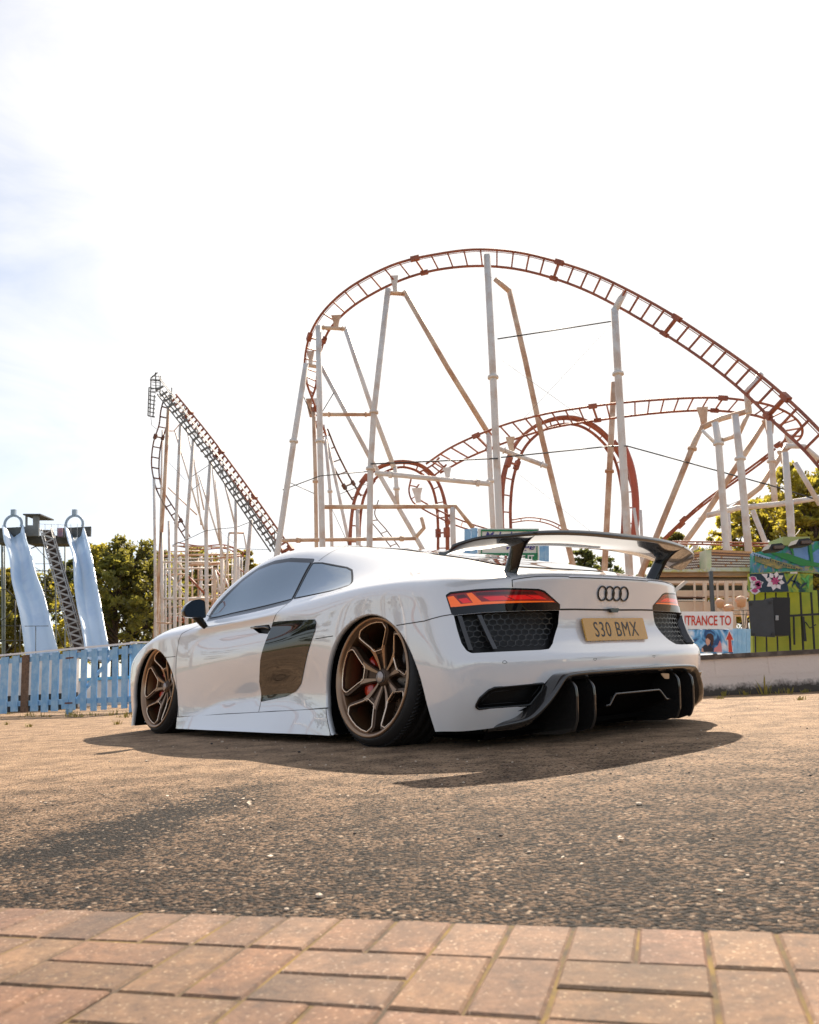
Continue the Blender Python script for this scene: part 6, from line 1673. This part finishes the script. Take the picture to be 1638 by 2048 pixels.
pxpoly([z66(*p) for p in ((620,390),(900,470),(1170,545),(1150,570),(960,545),(880,560),(620,470))], YK-.1, mat('mural_tan', (.45, .33, .10), .5, noise=(22, .9, (.10, .16, .12))), kk, 'mural_beast', .014)
pxpoly([z66(*p) for p in ((570,385),(600,368),(800,430),(780,450),(600,405),(590,440))], YK-.1, mat('mural_pale_blue', (.40, .58, .78), .5, noise=(30, .8, (.1, .2, .35))), kk, 'mural_beast', .022)
bm = bmesh.new()
for k in range(18):
    x = 610+k*30; y = 385+k*10; P3 = [at(*z66(x, y), YK-.14), at(*z66(x+22, y+7), YK-.14), at(*z66(x+13, y+24), YK-.14)]; bm.faces.new([bm.verts.new(p) for p in P3])
bmesh.ops.recalc_face_normals(bm, faces=bm.faces); obj('mural_spikes', bm, NV, kk)
bm = bmesh.new(); panel(bm, *z66(945, 190), *z66(1250, 285), YK-.2, .5); obj('roof_box', bm, mat('roof_box_lime', (.36, .42, .16), .6), kk)
for (cx, cy) in ((880, 315), (1190, 258)):
    fl = thing('floodlight', 'black floodlight on the kiosk roof, ' + ('left of the lime roof box' if cx < 1000 else 'in front of the lime roof box'), 'floodlight')
    c = at(*z66(cx, cy), YK-.8); s_ = 1/5.689/F_PX*(YK-.8)
    bm = bmesh.new(); add_prism(bm, [(-100*s_, -8*s_), (-60*s_, 45*s_), (55*s_, 52*s_), (100*s_, 5*s_), (60*s_, -30*s_), (-70*s_, -35*s_)], c, (1, 0, 0), (0, 0, 1), -.25)
    bmesh.ops.recalc_face_normals(bm, faces=bm.faces); obj('housing', bm, M_BAR, fl)
    bm = bmesh.new(); add_box(bm, tuple(c+Vector((5*s_, -.03, 2*s_))), (110*s_, .04, 36*s_)); obj('lamp_glass', bm, mat('lamp_glass_brown', (.10, .06, .04), .2), fl)
# tiled canopy
z88 = lambda x, y: (1300+x/3.938, 900+y/3.938)
cp_ = thing('tiled_canopy', 'fairground stall canopy with orange and white scalloped roof tiles', 'canopy')
M_TILE = [mat('tile_orange', (.62, .30, .12), .6), mat('tile_white', (.74, .68, .60), .6), mat('tile_brown_shade', (.13, .06, .04), .7)]  # the brown also paints the shadow along each canopy tile row
def quad_grid(corners, rows, cols_):
    (ax, ay), (bx, by), (cx, cy), (dx, dy) = corners   # top left, top right, bottom right, bottom left
    out = []
    for r in range(rows):
        for c in range(cols_):
            def P(u, v): return ((ax*(1-u)+bx*u)*(1-v)+(dx*(1-u)+cx*u)*v, (ay*(1-u)+by*u)*(1-v)+(dy*(1-u)+cy*u)*v)
            out.append((r, c, P(c/cols_, r/rows), P((c+1)/cols_, r/rows), P((c+1)/cols_, (r+1.15)/rows), P(c/cols_, (r+1.15)/rows)))
    return out
for corners, nc in (([z88(150, 835), z88(440, 792), z88(440, 940), z88(60, 960)], 22), ([z88(482, 785), z88(800, 800), z88(812, 940), z88(486, 940)], 22)):
    bm = bmesh.new(); R_ = 7
    for (r, c, p0, p1, p2, p3) in quad_grid(corners, R_, nc):
        y = YK+.62-.02*r
        a, b, c2, d_ = at(*p0, y), at(*p1, y), at(*p2, y-.045), at(*p3, y-.045)
        mid = (c2+d_)/2+Vector((0, -.01, -.014)); e_ = (a+b)/2+Vector((0, -.012, .0))
        m1, m2, m3 = a.lerp(d_, .58), e_.lerp(mid, .66), b.lerp(c2, .58)
        v = [bm.verts.new(q) for q in (a, e_, b, m1, m2, m3, d_, mid, c2)]
        top_ = 0 if r in (0, 1) else (1 if (r*3+c) % 11 else 0)
        for q4, mi_ in (((0, 1, 4, 3), top_), ((1, 2, 5, 4), top_), ((3, 4, 7, 6), 2), ((4, 5, 8, 7), 2)):  # lower part of every tile dark: scalloped row shadow put into the colour
            f = bm.faces.new([v[i] for i in q4]); f.material_index = mi_
    bmesh.ops.recalc_face_normals(bm, faces=bm.faces); obj('roof_tiles', bm, M_TILE, cp_)
bm = bmesh.new(); panel(bm, *z88(442, 785), *z88(484, 950), YK+.2, .3); obj('roof_pillar', bm, mat('pillar_cream_green', (.62, .58, .46), .6, noise=(2.5, .8, (.30, .42, .22))), cp_)
bm = bmesh.new(); panel(bm, *z88(40, 958), *z88(822, 990), YK+.1, .4); obj('fascia', bm, mat('fascia_brown', (.30, .19, .12), .6, noise=(3, .5, (.5, .36, .24))), cp_)
bm = bmesh.new(); panel(bm, *z88(0, 992), *z88(822, 1012), YK+.3, .3); obj('gutter', bm, M_BAR, cp_)
bm = bmesh.new(); panel(bm, *z88(60, 940), *z88(470, 958), YK+.0, .1); panel(bm, *z88(486, 925), *z88(812, 955), YK+.05, .1); obj('painted_trim', bm, mural('trim_mural', [(.6, .6, .5), (.5, .5, .15), (.62, .66, .66), (.15, .35, .6)], 5), cp_)
bm = bmesh.new(); ptube(bm, [z88(478, 955), z88(496, 1290)], 9, YK-.1, True, n=6); obj('post', bm, mat('canopy_post_grey', (.10, .10, .095), .6), cp_)
# cream station building behind the canopy
sb = thing('station_building', 'cream timber ride station with dark window openings, behind the canopy post', 'building')
YB = 17.0
M_CRM = mat('cream_timber', (.70, .56, .44), .65, noise=(1.6, .5, (.62, .38, .22))); M_DARKW = mat('dark_opening', (.02, .025, .02), .8)
bm = bmesh.new(); panel(bm, *z88(-200, 1005), *z88(850, 1050), YB, .4); panel(bm, *z88(-200, 1105), *z88(830, 1150), YB, .4); panel(bm, *z88(-60, 1195), *z88(830, 1300), YB, .5); obj('wall', bm, M_CRM, sb)
bm = bmesh.new(); panel(bm, *z88(-250, 1050), *z88(830, 1105), YB+.5, .2); panel(bm, *z88(-100, 1150), *z88(440, 1195), YB+.5, .2); obj('window_opening', bm, M_DARKW, sb)
for x in (430, 600, 655, 745, 790, 350, 530): 
    bm = bmesh.new(); ptube(bm, [z88(x, 1020), z88(x+3, 1400)], 9 if x in (430, 600, 745) else 5, YB-.2, n=4); obj('post', bm, M_CRM, sb)
bm = bmesh.new(); ptube(bm, [z88(290, 1030), z88(170, 1130)], 9, YB-.4, n=4); obj('diagonal_brace', bm, M_CW, sb)
for r_, y in enumerate((1160, 1185)):
    bm = bmesh.new()
    for k in range(16): ptube(bm, [z88(210+k*14, y), z88(222+k*14, y)], 3.4, YB-.5, n=6)
    obj('tile_row', bm, M_TILE[2-r_], sb)
# ride figures: rounded cream shapes on the platform
for i, (x, y, r_, lb) in enumerate(((550, 1200, 30, 'rounded peach ride car nearest the canopy post'), (620, 1250, 34, 'rounded peach ride car in the middle of the row'), (715, 1185, 36, 'rounded peach ride car with a canopy hood, nearest the green kiosk'))):
    rd = thing('ride_car', lb + ' on the station platform', 'ride car', group='peach ride cars on the station platform')
    c = at(*z88(x, y), 15.5); s_ = r_/3.938/F_PX*15.5
    bm = bmesh.new(); add_lathe(bm, [(.01, s_*1.0), (s_*.7, s_*.85), (s_*1.15, s_*.4), (s_*1.25, 0), (s_*1.0, -s_*.35), (s_*.8, -s_*1.4), (.01, -s_*1.45)], 20, M=Matrix.Translation(c) @ Matrix.Rotation(math.pi/2, 4, 'X'))
    bmesh.ops.recalc_face_normals(bm, faces=bm.faces); obj('shell', bm, mat('peach_fibreglass', (.66, .38, .24), .5), rd)
    bm = bmesh.new(); add_tube(bm, [c+Vector((0, 0, -s_*1.4)), Vector((c.x, c.y, 0))], s_*.3, 8); obj('pedestal', bm, M_CRM, rd)
bm = bmesh.new(); 
for pts in ([(640,1262),(800,1262)], [(735,1260),(735,1400)], [(760,1280),(745,1400)], [(650,1290),(800,1300)]): ptube(bm, [z88(*p) for p in pts], 1.3, 14, n=5)
tag(obj('queue_barrier', bm, M_BAR), 'thin black queue barrier rails between the entrance sign and the green kiosk', 'barrier')
